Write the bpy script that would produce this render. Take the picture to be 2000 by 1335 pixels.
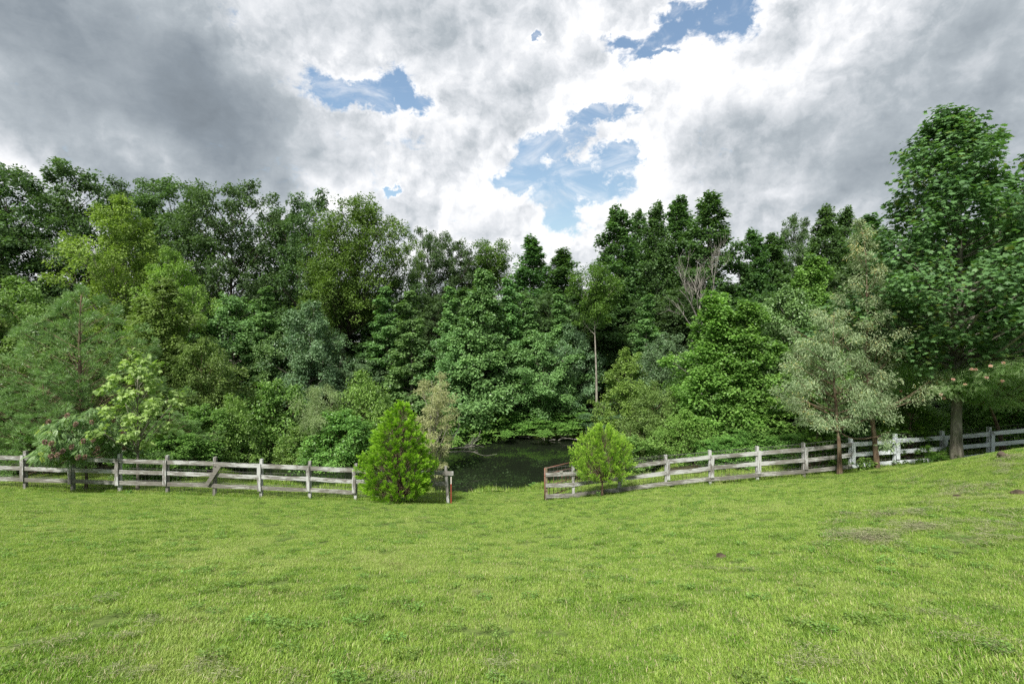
import bpy, math, random
import numpy as np
from math import radians, sin, cos, pi
from mathutils import Vector, Matrix

for o in list(bpy.data.objects):
    bpy.data.objects.remove(o)
scene = bpy.context.scene
COL = scene.collection

# ------------------------------------------------------------------ camera
F = 944.0            # focal length in photo pixels (2000 wide)
HORIZON = 667.0
cam_data = bpy.data.cameras.new('camera')
cam = bpy.data.objects.new('camera', cam_data)
COL.objects.link(cam)
cam_data.sensor_width = 36.0
cam_data.lens = F / 2000.0 * 36.0
cam_data.clip_start = 0.05
cam_data.clip_end = 5000.0
cam.location = (0, 0, 0)
cam.rotation_euler = (radians(90), 0, 0)
scene.camera = cam

# ------------------------------------------------------------------ world: Nishita sky behind broken cloud
SUN_EL, SUN_AZ = radians(50), radians(-24)    # azimuth measured from behind the camera
world = bpy.data.worlds.new('World')
scene.world = world
world.use_nodes = True
wt = world.node_tree
for n in list(wt.nodes):
    wt.nodes.remove(n)


class G:
    """small helper to write node graphs"""
    def __init__(self, tree):
        self.t = tree

    def node(self, kind, **kw):
        n = self.t.nodes.new(kind)
        for k, v in kw.items():
            setattr(n, k, v)
        return n

    def put(self, sock, v):
        if hasattr(v, 'is_output') or isinstance(v, bpy.types.NodeSocket):
            self.t.links.new(v, sock)
        elif v is not None:
            sock.default_value = v

    def math(self, op, a, b=None, c=None, clamp=False):
        n = self.node('ShaderNodeMath', operation=op, use_clamp=clamp)
        self.put(n.inputs[0], a)
        if b is not None: self.put(n.inputs[1], b)
        if c is not None: self.put(n.inputs[2], c)
        return n.outputs[0]

    def vmath(self, op, a, b=None, scale=None):
        n = self.node('ShaderNodeVectorMath', operation=op)
        self.put(n.inputs[0], a)
        if b is not None: self.put(n.inputs[1], b)
        if scale is not None: self.put(n.inputs['Scale'], scale)
        return n.outputs['Value'] if op in ('LENGTH', 'DOT_PRODUCT', 'DISTANCE') else n.outputs[0]

    def noise(self, vec, scale, detail=4, rough=0.5, dist=0.0, lac=2.0):
        n = self.node('ShaderNodeTexNoise')
        self.put(n.inputs['Vector'], vec)
        n.inputs['Scale'].default_value = scale
        n.inputs['Detail'].default_value = detail
        n.inputs['Roughness'].default_value = rough
        n.inputs['Distortion'].default_value = dist
        n.inputs['Lacunarity'].default_value = lac
        return n

    def ramp(self, fac, a, b, lo=0.0, hi=1.0, smooth=True):
        n = self.node('ShaderNodeMapRange')
        n.interpolation_type = 'SMOOTHSTEP' if smooth else 'LINEAR'
        n.clamp = True
        self.put(n.inputs[0], fac)
        n.inputs[1].default_value = a
        n.inputs[2].default_value = b
        n.inputs[3].default_value = lo
        n.inputs[4].default_value = hi
        return n.outputs[0]

    def mix(self, fac, a, b, blend='MIX'):
        n = self.node('ShaderNodeMix', data_type='RGBA', blend_type=blend)
        self.put(n.inputs[0], fac)
        for s, v in ((n.inputs[6], a), (n.inputs[7], b)):
            if isinstance(v, tuple) and len(v) == 3:
                v = (*v, 1)
            self.put(s, v)
        return n.outputs[2]

    def sep(self, v):
        n = self.node('ShaderNodeSeparateXYZ')
        self.put(n.inputs[0], v)
        return n.outputs

    def comb(self, x, y, z):
        n = self.node('ShaderNodeCombineXYZ')
        for i, v in enumerate((x, y, z)):
            self.put(n.inputs[i], v)
        return n.outputs[0]


g = G(wt)
tc = g.node('ShaderNodeTexCoord')
D = tc.outputs['Generated']
dx, dy, dz = g.sep(D)
az = g.math('ARCTAN2', dx, dy)
el = g.math('ARCSINE', dz)
# ragged cloud edges: warp the direction with turbulence
w1 = g.noise(D, 3.0, 3, 0.55)
w2 = g.noise(D, 9.0, 5, 0.66)
warp = g.vmath('ADD', g.vmath('SCALE', g.vmath('SUBTRACT', w1.outputs['Color'], (0.5, 0.5, 0.5)), scale=0.13),
               g.vmath('SCALE', g.vmath('SUBTRACT', w2.outputs['Color'], (0.5, 0.5, 0.5)), scale=0.15))
AE = g.vmath('ADD', g.comb(az, el, 0.0), warp)
AE = g.vmath('MULTIPLY', AE, (1, 1, 0))


def ae(px, py):
    u, v = (px - 1000) / F, (HORIZON - py) / F
    a = math.atan(u)
    return a, math.atan(v * math.cos(a))


def patch(px, py, rx, ry, rot=0.0, soft=1.0, vec=None):
    """1 inside an ellipse of sky direction, 0 outside"""
    a, e = ae(px, py)
    k = math.cos(a)
    m = g.node('ShaderNodeMapping', vector_type='TEXTURE')
    g.put(m.inputs['Vector'], vec if vec is not None else AE)
    m.inputs['Location'].default_value = (a, e, 0)
    m.inputs['Rotation'].default_value = (0, 0, radians(rot))
    m.inputs['Scale'].default_value = (rx / F * k, ry / F * k, 1)
    ln = g.vmath('LENGTH', m.outputs[0])
    return g.ramp(ln, 1.0 + soft * 0.55, max(0.0, 1.0 - soft), 0.0, 1.0)


def union(vals, op='MAXIMUM'):
    r = vals[0]
    for v in vals[1:]:
        r = g.math(op, r, v)
    return r


# openings of blue sky between the clouds
holes = union([patch(*a) for a in [
    (695, 162, 110, 33, 0), (800, 168, 60, 24, -10),
    (1300, 80, 110, 40, 30), (1420, 15, 90, 38, 15), (1230, 95, 60, 25, 10), (1290, 130, 60, 14, 10),
    (1165, 238, 80, 26, 5), (1060, 315, 120, 36, 22), (1135, 365, 95, 60, 0), (1010, 345, 90, 22, 8), (1095, 430, 50, 45, 0), (1200, 320, 50, 24, 0),
    (1062, 70, 12, 14, 0), (1330, 10, 60, 25, 0), (772, 381, 12, 9, 0), (1560, 2, 40, 12, 0)]])
# open patches elsewhere, away from the view
blue_far = g.ramp(g.noise(D, 1.7, 4, 0.55).outputs['Fac'], 0.60, 0.68)
outside = g.ramp(g.math('ABSOLUTE', az), 0.85, 1.1)
holes = g.math('MAXIMUM', holes, g.math('MULTIPLY', blue_far, outside))
bw0 = D
fbm = g.noise(g.vmath('ADD', D, g.vmath('SCALE', warp, scale=0.4)), 13.0, 6, 0.62, 0.25).outputs['Fac']
fbm2 = g.noise(D, 5.0, 5, 0.6, 0.2).outputs['Fac']
dens = g.math('ADD', g.math('MULTIPLY', g.math('SUBTRACT', fbm, 0.5), 1.5), g.math('MULTIPLY', g.math('SUBTRACT', fbm2, 0.5), 0.9))
dens = g.math('ADD', dens, g.math('MULTIPLY', g.math('SUBTRACT', 0.47, holes), 1.05))
wisp = g.noise(g.vmath('MULTIPLY', D, (1, 1, 1.8)), 26.0, 5, 0.68, 0.5).outputs['Fac']
dens = g.math('ADD', dens, g.math('MULTIPLY', g.math('SUBTRACT', wisp, 0.5), 1.2))
veil = g.ramp(g.noise(g.vmath('MULTIPLY', bw0, (1, 1, 2.2)), 7.0, 5, 0.65, 0.8).outputs['Fac'], 0.46, 0.80, 0.0, 0.65)
cov = g.math('MAXIMUM', g.ramp(dens, -0.28, 0.24), veil)

# thickness of the cloud = how dark its underside is
AEs = g.vmath('MULTIPLY', g.vmath('ADD', g.comb(az, el, 0.0),
              g.vmath('SCALE', g.vmath('SUBTRACT', w1.outputs['Color'], (0.5, 0.5, 0.5)), scale=0.25)), (1, 1, 0))
AEs = g.vmath('ADD', AEs, g.vmath('SCALE', g.vmath('MULTIPLY', g.vmath('SUBTRACT', w2.outputs['Color'], (0.5, 0.5, 0.5)), (1, 1, 0)), scale=0.07))


def weighted(lst):
    r = None
    for (p, wgt) in lst:
        v = g.math('MULTIPLY', patch(*p, vec=AEs), wgt)
        r = v if r is None else g.math('ADD', r, v)
    return r


dark = weighted([
    ((180, 160, 480, 210, -12, 1.0), 0.40), ((60, 110, 300, 150, 0, 1.0), 0.16), ((480, 200, 260, 110, -8, 1.0), 0.28),
    ((760, 30, 330, 80, 0, 1.0), 0.34), ((1010, 190, 100, 60, 10, 1.0), 0.22), ((520, 330, 190, 90, 0, 1.0), 0.26),
    ((330, 60, 300, 100, 0, 1.0), 0.16), ((100, 300, 200, 60, -10, 1.0), 0.16), ((930, 440, 120, 26, 0, 1.0), 0.22),
    ((1620, 350, 330, 130, 0, 1.0), 0.34), ((1560, 210, 330, 60, 4, 1.0), 0.20), ((1880, 270, 260, 130, 0, 1.0), 0.34),
    ((1960, 60, 100, 100, 40, 1.0), 0.50), ((1500, 110, 90, 35, 0, 1.0), 0.14), ((1720, 120, 120, 45, 0, 1.0), 0.16),
    ((1250, 480, 120, 30, 0, 1.0), 0.10)])
bright = weighted([
    ((1100, 110, 130, 60, 30, 1.0), 0.25), ((640, 290, 230, 70, -8, 1.0), 0.18), ((1290, 250, 170, 90, 35, 1.0), 0.24),
    ((910, 400, 80, 50, 0, 0.8), 0.30), ((680, 370, 110, 40, -20, 0.9), 0.30), ((1000, 450, 90, 28, 0, 0.9), 0.2),
    ((1190, 400, 70, 50, 0, 0.8), 0.25), ((1270, 350, 80, 40, -20, 0.8), 0.25), ((1480, 150, 170, 60, -5, 1.0), 0.16),
    ((1900, 150, 60, 30, 10, 0.8), 0.20), ((320, 300, 60, 40, 30, 0.9), 0.10), ((860, 180, 150, 70, 0, 1.0), 0.15)])
n_big = g.noise(D, 4.5, 6, 0.55, 0.3).outputs['Fac']
bw = g.vmath('ADD', D, g.vmath('SCALE', warp, scale=0.45))
n_billow = g.noise(bw, 9.0, 6, 0.55, 0.0).outputs['Fac']
n_lit = g.noise(g.vmath('ADD', bw, (-0.012, 0.0, 0.022)), 9.0, 6, 0.55, 0.0).outputs['Fac']
relief = g.math('MULTIPLY', g.math('SUBTRACT', n_billow, n_lit), 1.5)      # tops of the billows catch the sun
gen_dark = g.math('MULTIPLY', g.ramp(g.noise(D, 1.3, 4, 0.5).outputs['Fac'], 0.4, 0.7), g.math('MULTIPLY', outside, 0.35))
lum = g.math('SUBTRACT', 0.775, g.math('MULTIPLY', dark, 0.68))
lum = g.math('ADD', lum, g.math('MULTIPLY', relief, g.math('SUBTRACT', 1.0, g.math('MULTIPLY', dark, 1.3), clamp=True)))
lum = g.math('SUBTRACT', lum, gen_dark)
lum = g.math('ADD', lum, g.math('MULTIPLY', g.math('SUBTRACT', wisp, 0.5), 0.16))
lum = g.math('ADD', lum, g.math('MULTIPLY', bright, 0.8))
lum = g.math('ADD', lum, g.math('MULTIPLY', g.math('SUBTRACT', n_big, 0.5), 0.42))
lum = g.math('ADD', lum, g.math('MULTIPLY', g.math('SUBTRACT', n_billow, 0.5), 0.25))
lum = g.math('ADD', lum, g.math('MULTIPLY', g.ramp(holes, 0.0, 0.3), 0.12))
# display-like 0..1 value -> radiance
cr = g.node('ShaderNodeValToRGB')
g.put(cr.inputs[0], lum)
els = cr.color_ramp.elements
els[0].position, els[0].color = 0.0, (0.092, 0.108, 0.124, 1)
els[1].position, els[1].color = 1.0, (0.60, 0.60, 0.605, 1)
for p, c in ((0.25, (0.148, 0.172, 0.196)), (0.5, (0.245, 0.272, 0.295)), (0.75, (0.42, 0.435, 0.455))):
    e = els.new(p)
    e.color = (*c, 1)
cloud_bg = g.node('ShaderNodeBackground')
g.put(cloud_bg.inputs['Color'], cr.outputs[0])
cloud_bg.inputs['Strength'].default_value = 1.0
sky = g.node('ShaderNodeTexSky', sky_type='NISHITA')
sky.sun_disc = False
sky.sun_elevation = SUN_EL
sky.sun_rotation = pi + SUN_AZ
sky.air_density = 1.6
sky.dust_density = 1.2
sky.ozone_density = 2.0
sky_bg = g.node('ShaderNodeBackground')
g.put(sky_bg.inputs['Color'], sky.outputs[0])
sky_bg.inputs['Strength'].default_value = 0.085
mx = g.node('ShaderNodeMixShader')
g.put(mx.inputs[0], cov)
wt.links.new(sky_bg.outputs[0], mx.inputs[1])
wt.links.new(cloud_bg.outputs[0], mx.inputs[2])
wo = g.node('ShaderNodeOutputWorld')
wt.links.new(mx.outputs[0], wo.inputs[0])

# ------------------------------------------------------------------ sun
sd = bpy.data.lights.new('sun', 'SUN')
sd.energy = 3.9
sd.angle = radians(5)
sd.color = (1.0, 0.955, 0.87)
sun = bpy.data.objects.new('sun', sd)
COL.objects.link(sun)
# direction towards the sun: behind the camera, a little to its left, high up
sdir = Vector((sin(SUN_AZ) * cos(SUN_EL), -cos(SUN_AZ) * cos(SUN_EL), sin(SUN_EL)))
sun.rotation_euler = sdir.to_track_quat('Z', 'Y').to_euler()

scene.view_settings.view_transform = 'Standard'
scene.view_settings.look = 'None'
scene.view_settings.exposure = 0.92
scene.view_settings.gamma = 1.0
scene.view_settings.use_curve_mapping = False
scene.render.engine = 'CYCLES'
cy = scene.cycles
cy.max_bounces = 6
cy.diffuse_bounces = 4
cy.glossy_bounces = 3
cy.transmission_bounces = 3
cy.transparent_max_bounces = 4
cy.use_denoising = False
cy.sample_clamp_indirect = 4.0


# ------------------------------------------------------------------ helpers
def tag(o, label=None, cat=None, group=None, kind=None):
    if label: o['label'] = label
    if cat: o['category'] = cat
    if group: o['group'] = group
    if kind: o['kind'] = kind
    return o


def empty(name, loc=(0, 0, 0), rz=0.0):
    o = bpy.data.objects.new(name, None)
    o.location = loc
    o.rotation_euler = (0, 0, rz)
    o.empty_display_size = 0.3
    COL.objects.link(o)
    return o


def link(name, me, parent=None, mat=None):
    o = bpy.data.objects.new(name, me)
    COL.objects.link(o)
    if parent is not None:
        o.parent = parent
    if mat is not None and not me.materials:
        me.materials.append(mat)
    return o


def mesh_np(name, V, loops, counts, mat=None, smooth=False, tone=None):
    """mesh from numpy arrays: V (n,3), loops flat vertex indices, counts per face"""
    me = bpy.data.meshes.new(name)
    V = np.asarray(V, dtype=np.float32)
    loops = np.asarray(loops, dtype=np.int32)
    counts = np.asarray(counts, dtype=np.int32)
    me.vertices.add(len(V))
    me.vertices.foreach_set('co', V.ravel())
    me.loops.add(len(loops))
    me.loops.foreach_set('vertex_index', loops)
    me.polygons.add(len(counts))
    starts = np.concatenate([[0], np.cumsum(counts)[:-1]]).astype(np.int32)
    me.polygons.foreach_set('loop_start', starts)
    me.polygons.foreach_set('use_smooth', np.full(len(counts), smooth, dtype=bool))
    if tone is not None:
        a = me.attributes.new('tone', 'FLOAT', 'POINT')
        a.data.foreach_set('value', np.asarray(tone, dtype=np.float32))
    me.update(calc_edges=True)
    if mat is not None:
        me.materials.append(mat)
    return me


class MB:
    """collects tubes and boxes into one mesh"""
    def __init__(self):
        self.v, self.f = [], []

    def tube(self, pts, rad, k=6, cap=True):
        pts = np.asarray(pts, float)
        n = len(pts)
        if np.isscalar(rad):
            rad = [rad] * n
        b = len(self.v)
        tan = np.gradient(pts, axis=0)
        tan /= np.linalg.norm(tan, axis=1)[:, None] + 1e-9
        ref = np.array([1.0, 0.1, 0.0]) if abs(tan[0][2]) > 0.7 else np.array([0.0, 0.0, 1.0])
        for i in range(n):
            a = np.cross(tan[i], ref); a /= np.linalg.norm(a) + 1e-9
            c = np.cross(tan[i], a)
            for j in range(k):
                t = 2 * pi * j / k
                self.v.append(tuple(pts[i] + rad[i] * (cos(t) * a + sin(t) * c)))
        for i in range(n - 1):
            for j in range(k):
                j2 = (j + 1) % k
                self.f.append((b + i * k + j, b + i * k + j2, b + (i + 1) * k + j2, b + (i + 1) * k + j))
        if cap:
            self.f.append(tuple(b + j for j in range(k))[::-1])
            self.f.append(tuple(b + (n - 1) * k + j for j in range(k)))

    def box(self, c, s, rz=0.0, ry=0.0):
        b = len(self.v)
        M = Matrix.Rotation(rz, 3, 'Z') @ Matrix.Rotation(ry, 3, 'Y')
        for z in (-1, 1):
            for x, y in ((-1, -1), (1, -1), (1, 1), (-1, 1)):
                p = M @ Vector((x * s[0] / 2, y * s[1] / 2, z * s[2] / 2)) + Vector(c)
                self.v.append(tuple(p))
        for q in ((0, 3, 2, 1), (4, 5, 6, 7), (0, 1, 5, 4), (1, 2, 6, 5), (2, 3, 7, 6), (3, 0, 4, 7)):
            self.f.append(tuple(b + i for i in q))

    def mesh(self, name, mat=None, smooth=True):
        me = bpy.data.meshes.new(name)
        me.from_pydata(self.v, [], self.f)
        if smooth:
            me.polygons.foreach_set('use_smooth', np.ones(len(me.polygons), dtype=bool))
        if mat is not None:
            me.materials.append(mat)
        me.update()
        return me

    def build(self, name, mat, parent=None, smooth=True):
        return link(name, self.mesh(name, mat, smooth), parent)


def at(px, py, d):
    return Vector(((px - 1000) * d / F, d, (HORIZON - py) * d / F))


# ------------------------------------------------------------------ terrain
FENCE_Y = 19.2
POSTS_L = [(-45, 878, 953), (47, 880, 956), (140, 883, 961), (232, 886, 963), (325, 889, 965), (418, 892, 968), (509, 896, 973),
           (604, 900, 975), (694, 905, 978), (785, 908, 981), (873, 910, 983)]
POSTS_R = [(1067, 913, 978), (1120, 911, 973), (1210, 900, 963), (1302, 888, 953), (1388, 879, 948), (1480, 871, 941), (1571, 864, 932),
           (1663, 854, 921), (1750, 847, 913), (1843, 841, 906), (1934, 833, 899), (2026, 825, 890), (2118, 817, 882)]
tab = [(-3000, 935)] + [(-300, 948)] + [(p[0], p[2]) for p in POSTS_L] + [(970, 988)] + [(p[0], p[2]) for p in POSTS_R] + [(2400, 865), (4000, 840)]
TX = np.array([(a - 1000) * FENCE_Y / F for a, b in tab])
TZ = np.array([(HORIZON - b) * FENCE_Y / F for a, b in tab])
# light smoothing of the fence-line profile
_xs = np.linspace(TX[0], TX[-1], 1200)
_zs = np.interp(_xs, TX, TZ)
_k = np.exp(-np.linspace(-2, 2, 25) ** 2); _k /= _k.sum()
_zs = np.convolve(np.pad(_zs, 12, mode='edge'), _k, mode='valid')
POND_Z = -7.0


def sst(a, b, x):
    t = np.clip((x - a) / (b - a), 0, 1)
    return t * t * (3 - 2 * t)


def ground(x, y):
    x = np.asarray(x, float); y = np.asarray(y, float)
    fz = np.interp(x, _xs, _zs)
    t = y / FENCE_Y
    near = -1.6 + (fz + 1.6) * t
    near = near + 0.05 * np.sin(x * 0.9 + y * 0.4) * np.cos(y * 0.7) * sst(0, 4, y) * (1 - sst(15, 19, y))
    near += 0.10 * np.exp(-((y - 17.3) / 1.3) ** 2) * (1 - sst(6, 12, x))
    # the bank rising on the right
    near += 1.12 * np.exp(-((x - 16.5) / 4.2) ** 2 - ((y - 13.6) / 3.4) ** 2)
    near += 0.25 * np.exp(-((x - 9.5) / 4.5) ** 2 - ((y - 10) / 4.0) ** 2)
    near = np.where(y < 0, -1.6 + 0.12 * (-y) * 0.3, near)
    s = sst(FENCE_Y, 23.5, y)
    base = fz - 0.6 * s
    z = np.where(y <= FENCE_Y, near, base)
    z = np.maximum(z, -6.93 + 0 * z)
    # pond basin
    e = np.sqrt((np.abs((x + 3.2) / 14.0)) ** 2.6 + (np.abs((y - 29.15) / 6.4)) ** 2.6)
    e = e + 0.05 * np.sin(x * 0.8) + 0.04 * np.sin(x * 1.9 + y)
    c = sst(1.08, 0.8, e)
    z = z * (1 - c) + (-8.3) * c
    # the hill beyond
    h = sst(35.5, 58, y + 0.12 * np.abs(x))
    top = -1.7 + 0.5 * np.sin(x * 0.05) + 0.003 * np.clip(y - 60, 0, 400)
    z = z + (top - z) * h
    bank = 0.35 * np.exp(-((e - 1.16) / 0.08) ** 2) * (y > 30)
    z = z + bank
    z = z + 0.04 * np.sin(x * 1.7 + 2) * np.sin(y * 1.3) * sst(24, 30, y)
    return z


def gz(x, y):
    return float(ground(x, y))


def graded(lo, hi, step, far, ratio=1.25):
    a = list(np.arange(lo, hi + step * 0.5, step))
    s, v = step, a[-1]
    while v < far:
        s *= ratio; v += s; a.append(v)
    s, v = step, a[0]
    while v > -far:
        s *= ratio; v -= s; a.insert(0, v)
    return np.array(a)


def grid_mesh(name, xs, ys, zfun, mat):
    X, Y = np.meshgrid(xs, ys)
    Z = zfun(X, Y)
    V = np.stack([X, Y, Z], -1).reshape(-1, 3)
    nx, ny = len(xs), len(ys)
    i, j = np.meshgrid(np.arange(nx - 1), np.arange(ny - 1))
    a = (j * nx + i).ravel()
    loops = np.stack([a, a + 1, a + nx + 1, a + nx], -1).ravel()
    return mesh_np(name, V, loops, np.full(len(a), 4), mat, True)


# ------------------------------------------------------------------ materials
def new_mat(name):
    m = bpy.data.materials.new(name)
    m.use_nodes = True
    t = m.node_tree
    for n in list(t.nodes):
        t.nodes.remove(n)
    q = G(t)
    out = q.node('ShaderNodeOutputMaterial')
    return m, q, out


def principled(q, out, color, rough=0.6, spec=0.3, normal=None, metal=0.0):
    p = q.node('ShaderNodeBsdfPrincipled')
    q.put(p.inputs['Base Color'], (*color, 1) if isinstance(color, tuple) and len(color) == 3 else color)
    q.put(p.inputs['Roughness'], rough)
    q.put(p.inputs['Specular IOR Level'], spec)
    q.put(p.inputs['Metallic'], metal)
    if normal is not None:
        q.put(p.inputs['Normal'], normal)
    if out is not None:
        q.t.links.new(p.outputs[0], out.inputs[0])
    return p


def bump(q, h, strength=0.5, dist=0.01):
    b = q.node('ShaderNodeBump')
    b.inputs['Strength'].default_value = strength
    b.inputs['Distance'].default_value = dist
    q.put(b.inputs['Height'], h)
    return b.outputs[0]


def leaf_mat(name, dark, light, trans=0.35, rough=0.45, spec=0.35, hue=0.02, val=0.18, yellow=None, green=True):
    kd, kl = ((1.85, 1.6, 1.35), (1.6, 1.45, 1.3)) if green else ((1, 1, 1), (1, 1, 1))
    dark = tuple(c * k for c, k in zip(dark, kd)); light = tuple(c * k for c, k in zip(light, kl))
    m, q, out = new_mat(name)
    a = q.node('ShaderNodeAttribute', attribute_name='tone')
    col = q.mix(a.outputs['Fac'], dark, light)
    if yellow:
        col = q.mix(q.ramp(a.outputs['Fac'], 0.93, 0.97), col, yellow)
    oi = q.node('ShaderNodeObjectInfo')
    hs = q.node('ShaderNodeHueSaturation')
    q.put(hs.inputs['Hue'], q.math('ADD', 0.5, q.math('MULTIPLY', q.math('SUBTRACT', oi.outputs['Random'], 0.5), hue)))
    q.put(hs.inputs['Value'], q.math('ADD', 1.0, q.math('MULTIPLY', q.math('SUBTRACT', oi.outputs['Random'], 0.5), val)))
    q.put(hs.inputs['Color'], col)
    col = hs.outputs[0]
    p = principled(q, None, col, rough, spec)
    tr = q.node('ShaderNodeBsdfTranslucent')
    tcol = q.mix(1.0, col, (1.15, 1.3, 0.55), 'MULTIPLY')
    q.put(tr.inputs['Color'], tcol)
    mxs = q.node('ShaderNodeMixShader')
    mxs.inputs[0].default_value = trans
    q.t.links.new(p.outputs[0], mxs.inputs[1])
    q.t.links.new(tr.outputs[0], mxs.inputs[2])
    q.t.links.new(mxs.outputs[0], out.inputs[0])
    return m


def bark_mat(name, c1, c2, c3=None, scale=9.0, stretch=0.22):
    m, q, out = new_mat(name)
    t = q.node('ShaderNodeTexCoord').outputs['Object']
    v = q.vmath('MULTIPLY', t, (1, 1, stretch))
    n = q.noise(v, scale, 6, 0.65, 0.6).outputs['Fac']
    n2 = q.noise(t, scale * 0.25, 3, 0.5).outputs['Fac']
    col = q.mix(q.ramp(n, 0.38, 0.62), c1, c2)
    if c3:
        col = q.mix(q.ramp(n2, 0.5, 0.62, 0.0, 0.7), col, c3)
    principled(q, out, col, 0.9, 0.15, bump(q, n, 0.9, 0.02))
    return m


# weathered fence board: peeling white paint over grey wood
def fence_mat(name, paint, wood, amount, stain=(0.10, 0.085, 0.07), vertical=False):
    m, q, out = new_mat(name)
    geo = q.node('ShaderNodeNewGeometry')
    pos = geo.outputs['Position']
    st = (9, 9, 1.6) if vertical else (1.3, 9, 12)
    v = q.vmath('MULTIPLY', pos, st)
    n = q.noise(v, 1.6, 8, 0.72, 0.5).outputs['Fac']
    big = q.noise(pos, 0.9, 3, 0.5).outputs['Fac']
    fac = q.ramp(q.math('ADD', n, q.math('MULTIPLY', q.math('SUBTRACT', big, 0.5), 0.55)), amount - 0.035, amount + 0.045)
    grain = q.noise(q.vmath('MULTIPLY', pos, (40, 40, 5) if vertical else (4, 40, 55)), 1.0, 4, 0.6).outputs['Fac']
    woodc = q.mix(q.ramp(grain, 0.35, 0.65), tuple(c * 0.55 for c in wood), wood)
    paintc = q.mix(q.ramp(grain, 0.3, 0.7), tuple(c * 0.86 for c in paint), paint)
    col = q.mix(fac, paintc, woodc)
    dirt = q.ramp(q.noise(v, 0.7, 5, 0.6).outputs['Fac'], 0.58, 0.70)
    col = q.mix(q.math('MULTIPLY', dirt, 0.7), col, stain)
    h = q.math('SUBTRACT', q.math('MULTIPLY', grain, 0.4), fac)
    principled(q, out, col, 0.8, 0.2, bump(q, h, 0.5, 0.004))
    return m


M = {}
M['post'] = fence_mat('weathered_post', (0.45, 0.46, 0.455), (0.22, 0.21, 0.195), 0.49, vertical=True)
M['board'] = fence_mat('weathered_board', (0.45, 0.46, 0.455), (0.23, 0.22, 0.20), 0.48)
M['board_low'] = fence_mat('grey_board', (0.38, 0.38, 0.36), (0.20, 0.19, 0.17), 0.44)
M['board_new'] = fence_mat('whiter_board', (0.60, 0.64, 0.68), (0.34, 0.35, 0.36), 0.60)
M['post_new'] = fence_mat('whiter_post', (0.58, 0.62, 0.66), (0.32, 0.33, 0.34), 0.58, vertical=True)
M['post_brown'] = fence_mat('bare_post', (0.34, 0.32, 0.27), (0.21, 0.17, 0.12), 0.46, vertical=True)
M['post_foot'] = fence_mat('grey_post_foot', (0.33, 0.33, 0.32), (0.13, 0.12, 0.11), 0.47, vertical=True)


def simple(name, c1, c2, scale=6, rough=0.7, spec=0.3, metal=0.0):
    m, q, out = new_mat(name)
    t = q.node('ShaderNodeTexCoord').outputs['Object']
    n = q.noise(t, scale, 5, 0.6).outputs['Fac']
    principled(q, out, q.mix(q.ramp(n, 0.4, 0.6), c1, c2), rough, spec, bump(q, n, 0.3, 0.004), metal)
    return m


M['wire'] = simple('dull_wire', (0.10, 0.10, 0.10), (0.16, 0.15, 0.14), 20, 0.6, 0.4, 0.4)
M['rust'] = simple('rusty_red_pipe', (0.22, 0.09, 0.06), (0.16, 0.11, 0.085), 14, 0.7, 0.3)
M['rust_dark'] = simple('dark_rusty_pipe', (0.12, 0.05, 0.035), (0.07, 0.045, 0.04), 14, 0.75, 0.2)
M['post_red'] = simple('red_paint', (0.28, 0.05, 0.03), (0.20, 0.05, 0.035), 8, 0.6)
M['post_white'] = simple('off_white_paint', (0.60, 0.56, 0.52), (0.48, 0.43, 0.40), 10, 0.6)
M['plate'] = simple('faded_sign', (0.18, 0.18, 0.16), (0.30, 0.30, 0.27), 30, 0.6)
M['soil'] = simple('dry_soil', (0.045, 0.036, 0.026), (0.09, 0.072, 0.05), 7, 0.95, 0.05)
M['hay'] = leaf_mat('dry_clippings', (0.10, 0.11, 0.055), (0.33, 0.33, 0.20), 0.1, 0.8, 0.1, green=False)
M['stump'] = bark_mat('weathered_root', (0.055, 0.045, 0.034), (0.13, 0.105, 0.08), None, 9, 0.6)

M['bark_dark'] = bark_mat('dark_bark', (0.035, 0.03, 0.024), (0.075, 0.065, 0.052))
M['bark_grey'] = bark_mat('grey_bark', (0.10, 0.09, 0.075), (0.22, 0.20, 0.17), (0.13, 0.14, 0.09))
M['bark_light'] = bark_mat('pale_bark', (0.15, 0.135, 0.11), (0.33, 0.31, 0.27), None, 10)
M['bark_brown'] = bark_mat('brown_bark', (0.08, 0.055, 0.038), (0.18, 0.13, 0.09), (0.15, 0.14, 0.09))
M['bark_big'] = bark_mat('mossy_grey_bark', (0.10, 0.092, 0.075), (0.27, 0.25, 0.21), (0.13, 0.14, 0.09), 8, 0.15)
M['dead'] = bark_mat('bleached_deadwood', (0.16, 0.148, 0.13), (0.32, 0.30, 0.275))

M['oak'] = leaf_mat('oak_leaf', (0.032, 0.066, 0.032), (0.078, 0.152, 0.062), 0.36, 0.5, 0.3, 0.02, 0.30)
M['tulip'] = leaf_mat('tulip_leaf', (0.030, 0.072, 0.030), (0.078, 0.165, 0.058), 0.36, 0.45, 0.4, 0.02, 0.25)
M['gum'] = leaf_mat('gum_leaf', (0.048, 0.114, 0.046), (0.135, 0.265, 0.100), 0.30, 0.4, 0.45, 0.025, 0.25)
M['bluegum'] = leaf_mat('bluish_leaf', (0.040, 0.090, 0.048), (0.115, 0.205, 0.110), 0.25, 0.42, 0.5, 0.02, 0.2)
M['maple'] = leaf_mat('maple_leaf', (0.060, 0.125, 0.030), (0.165, 0.290, 0.075), 0.38, 0.42, 0.4, 0.03, 0.2)
M['midgreen'] = leaf_mat('mid_leaf', (0.055, 0.105, 0.030), (0.145, 0.240, 0.075), 0.35, 0.45, 0.4, 0.03, 0.25)
M['yellow'] = leaf_mat('yellow_green_leaf', (0.070, 0.135, 0.030), (0.175, 0.285, 0.075), 0.40, 0.5, 0.3)
M['leaning'] = leaf_mat('leaning_leaf', (0.035, 0.075, 0.018), (0.095, 0.170, 0.036), 0.35, 0.5, 0.3)
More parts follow.
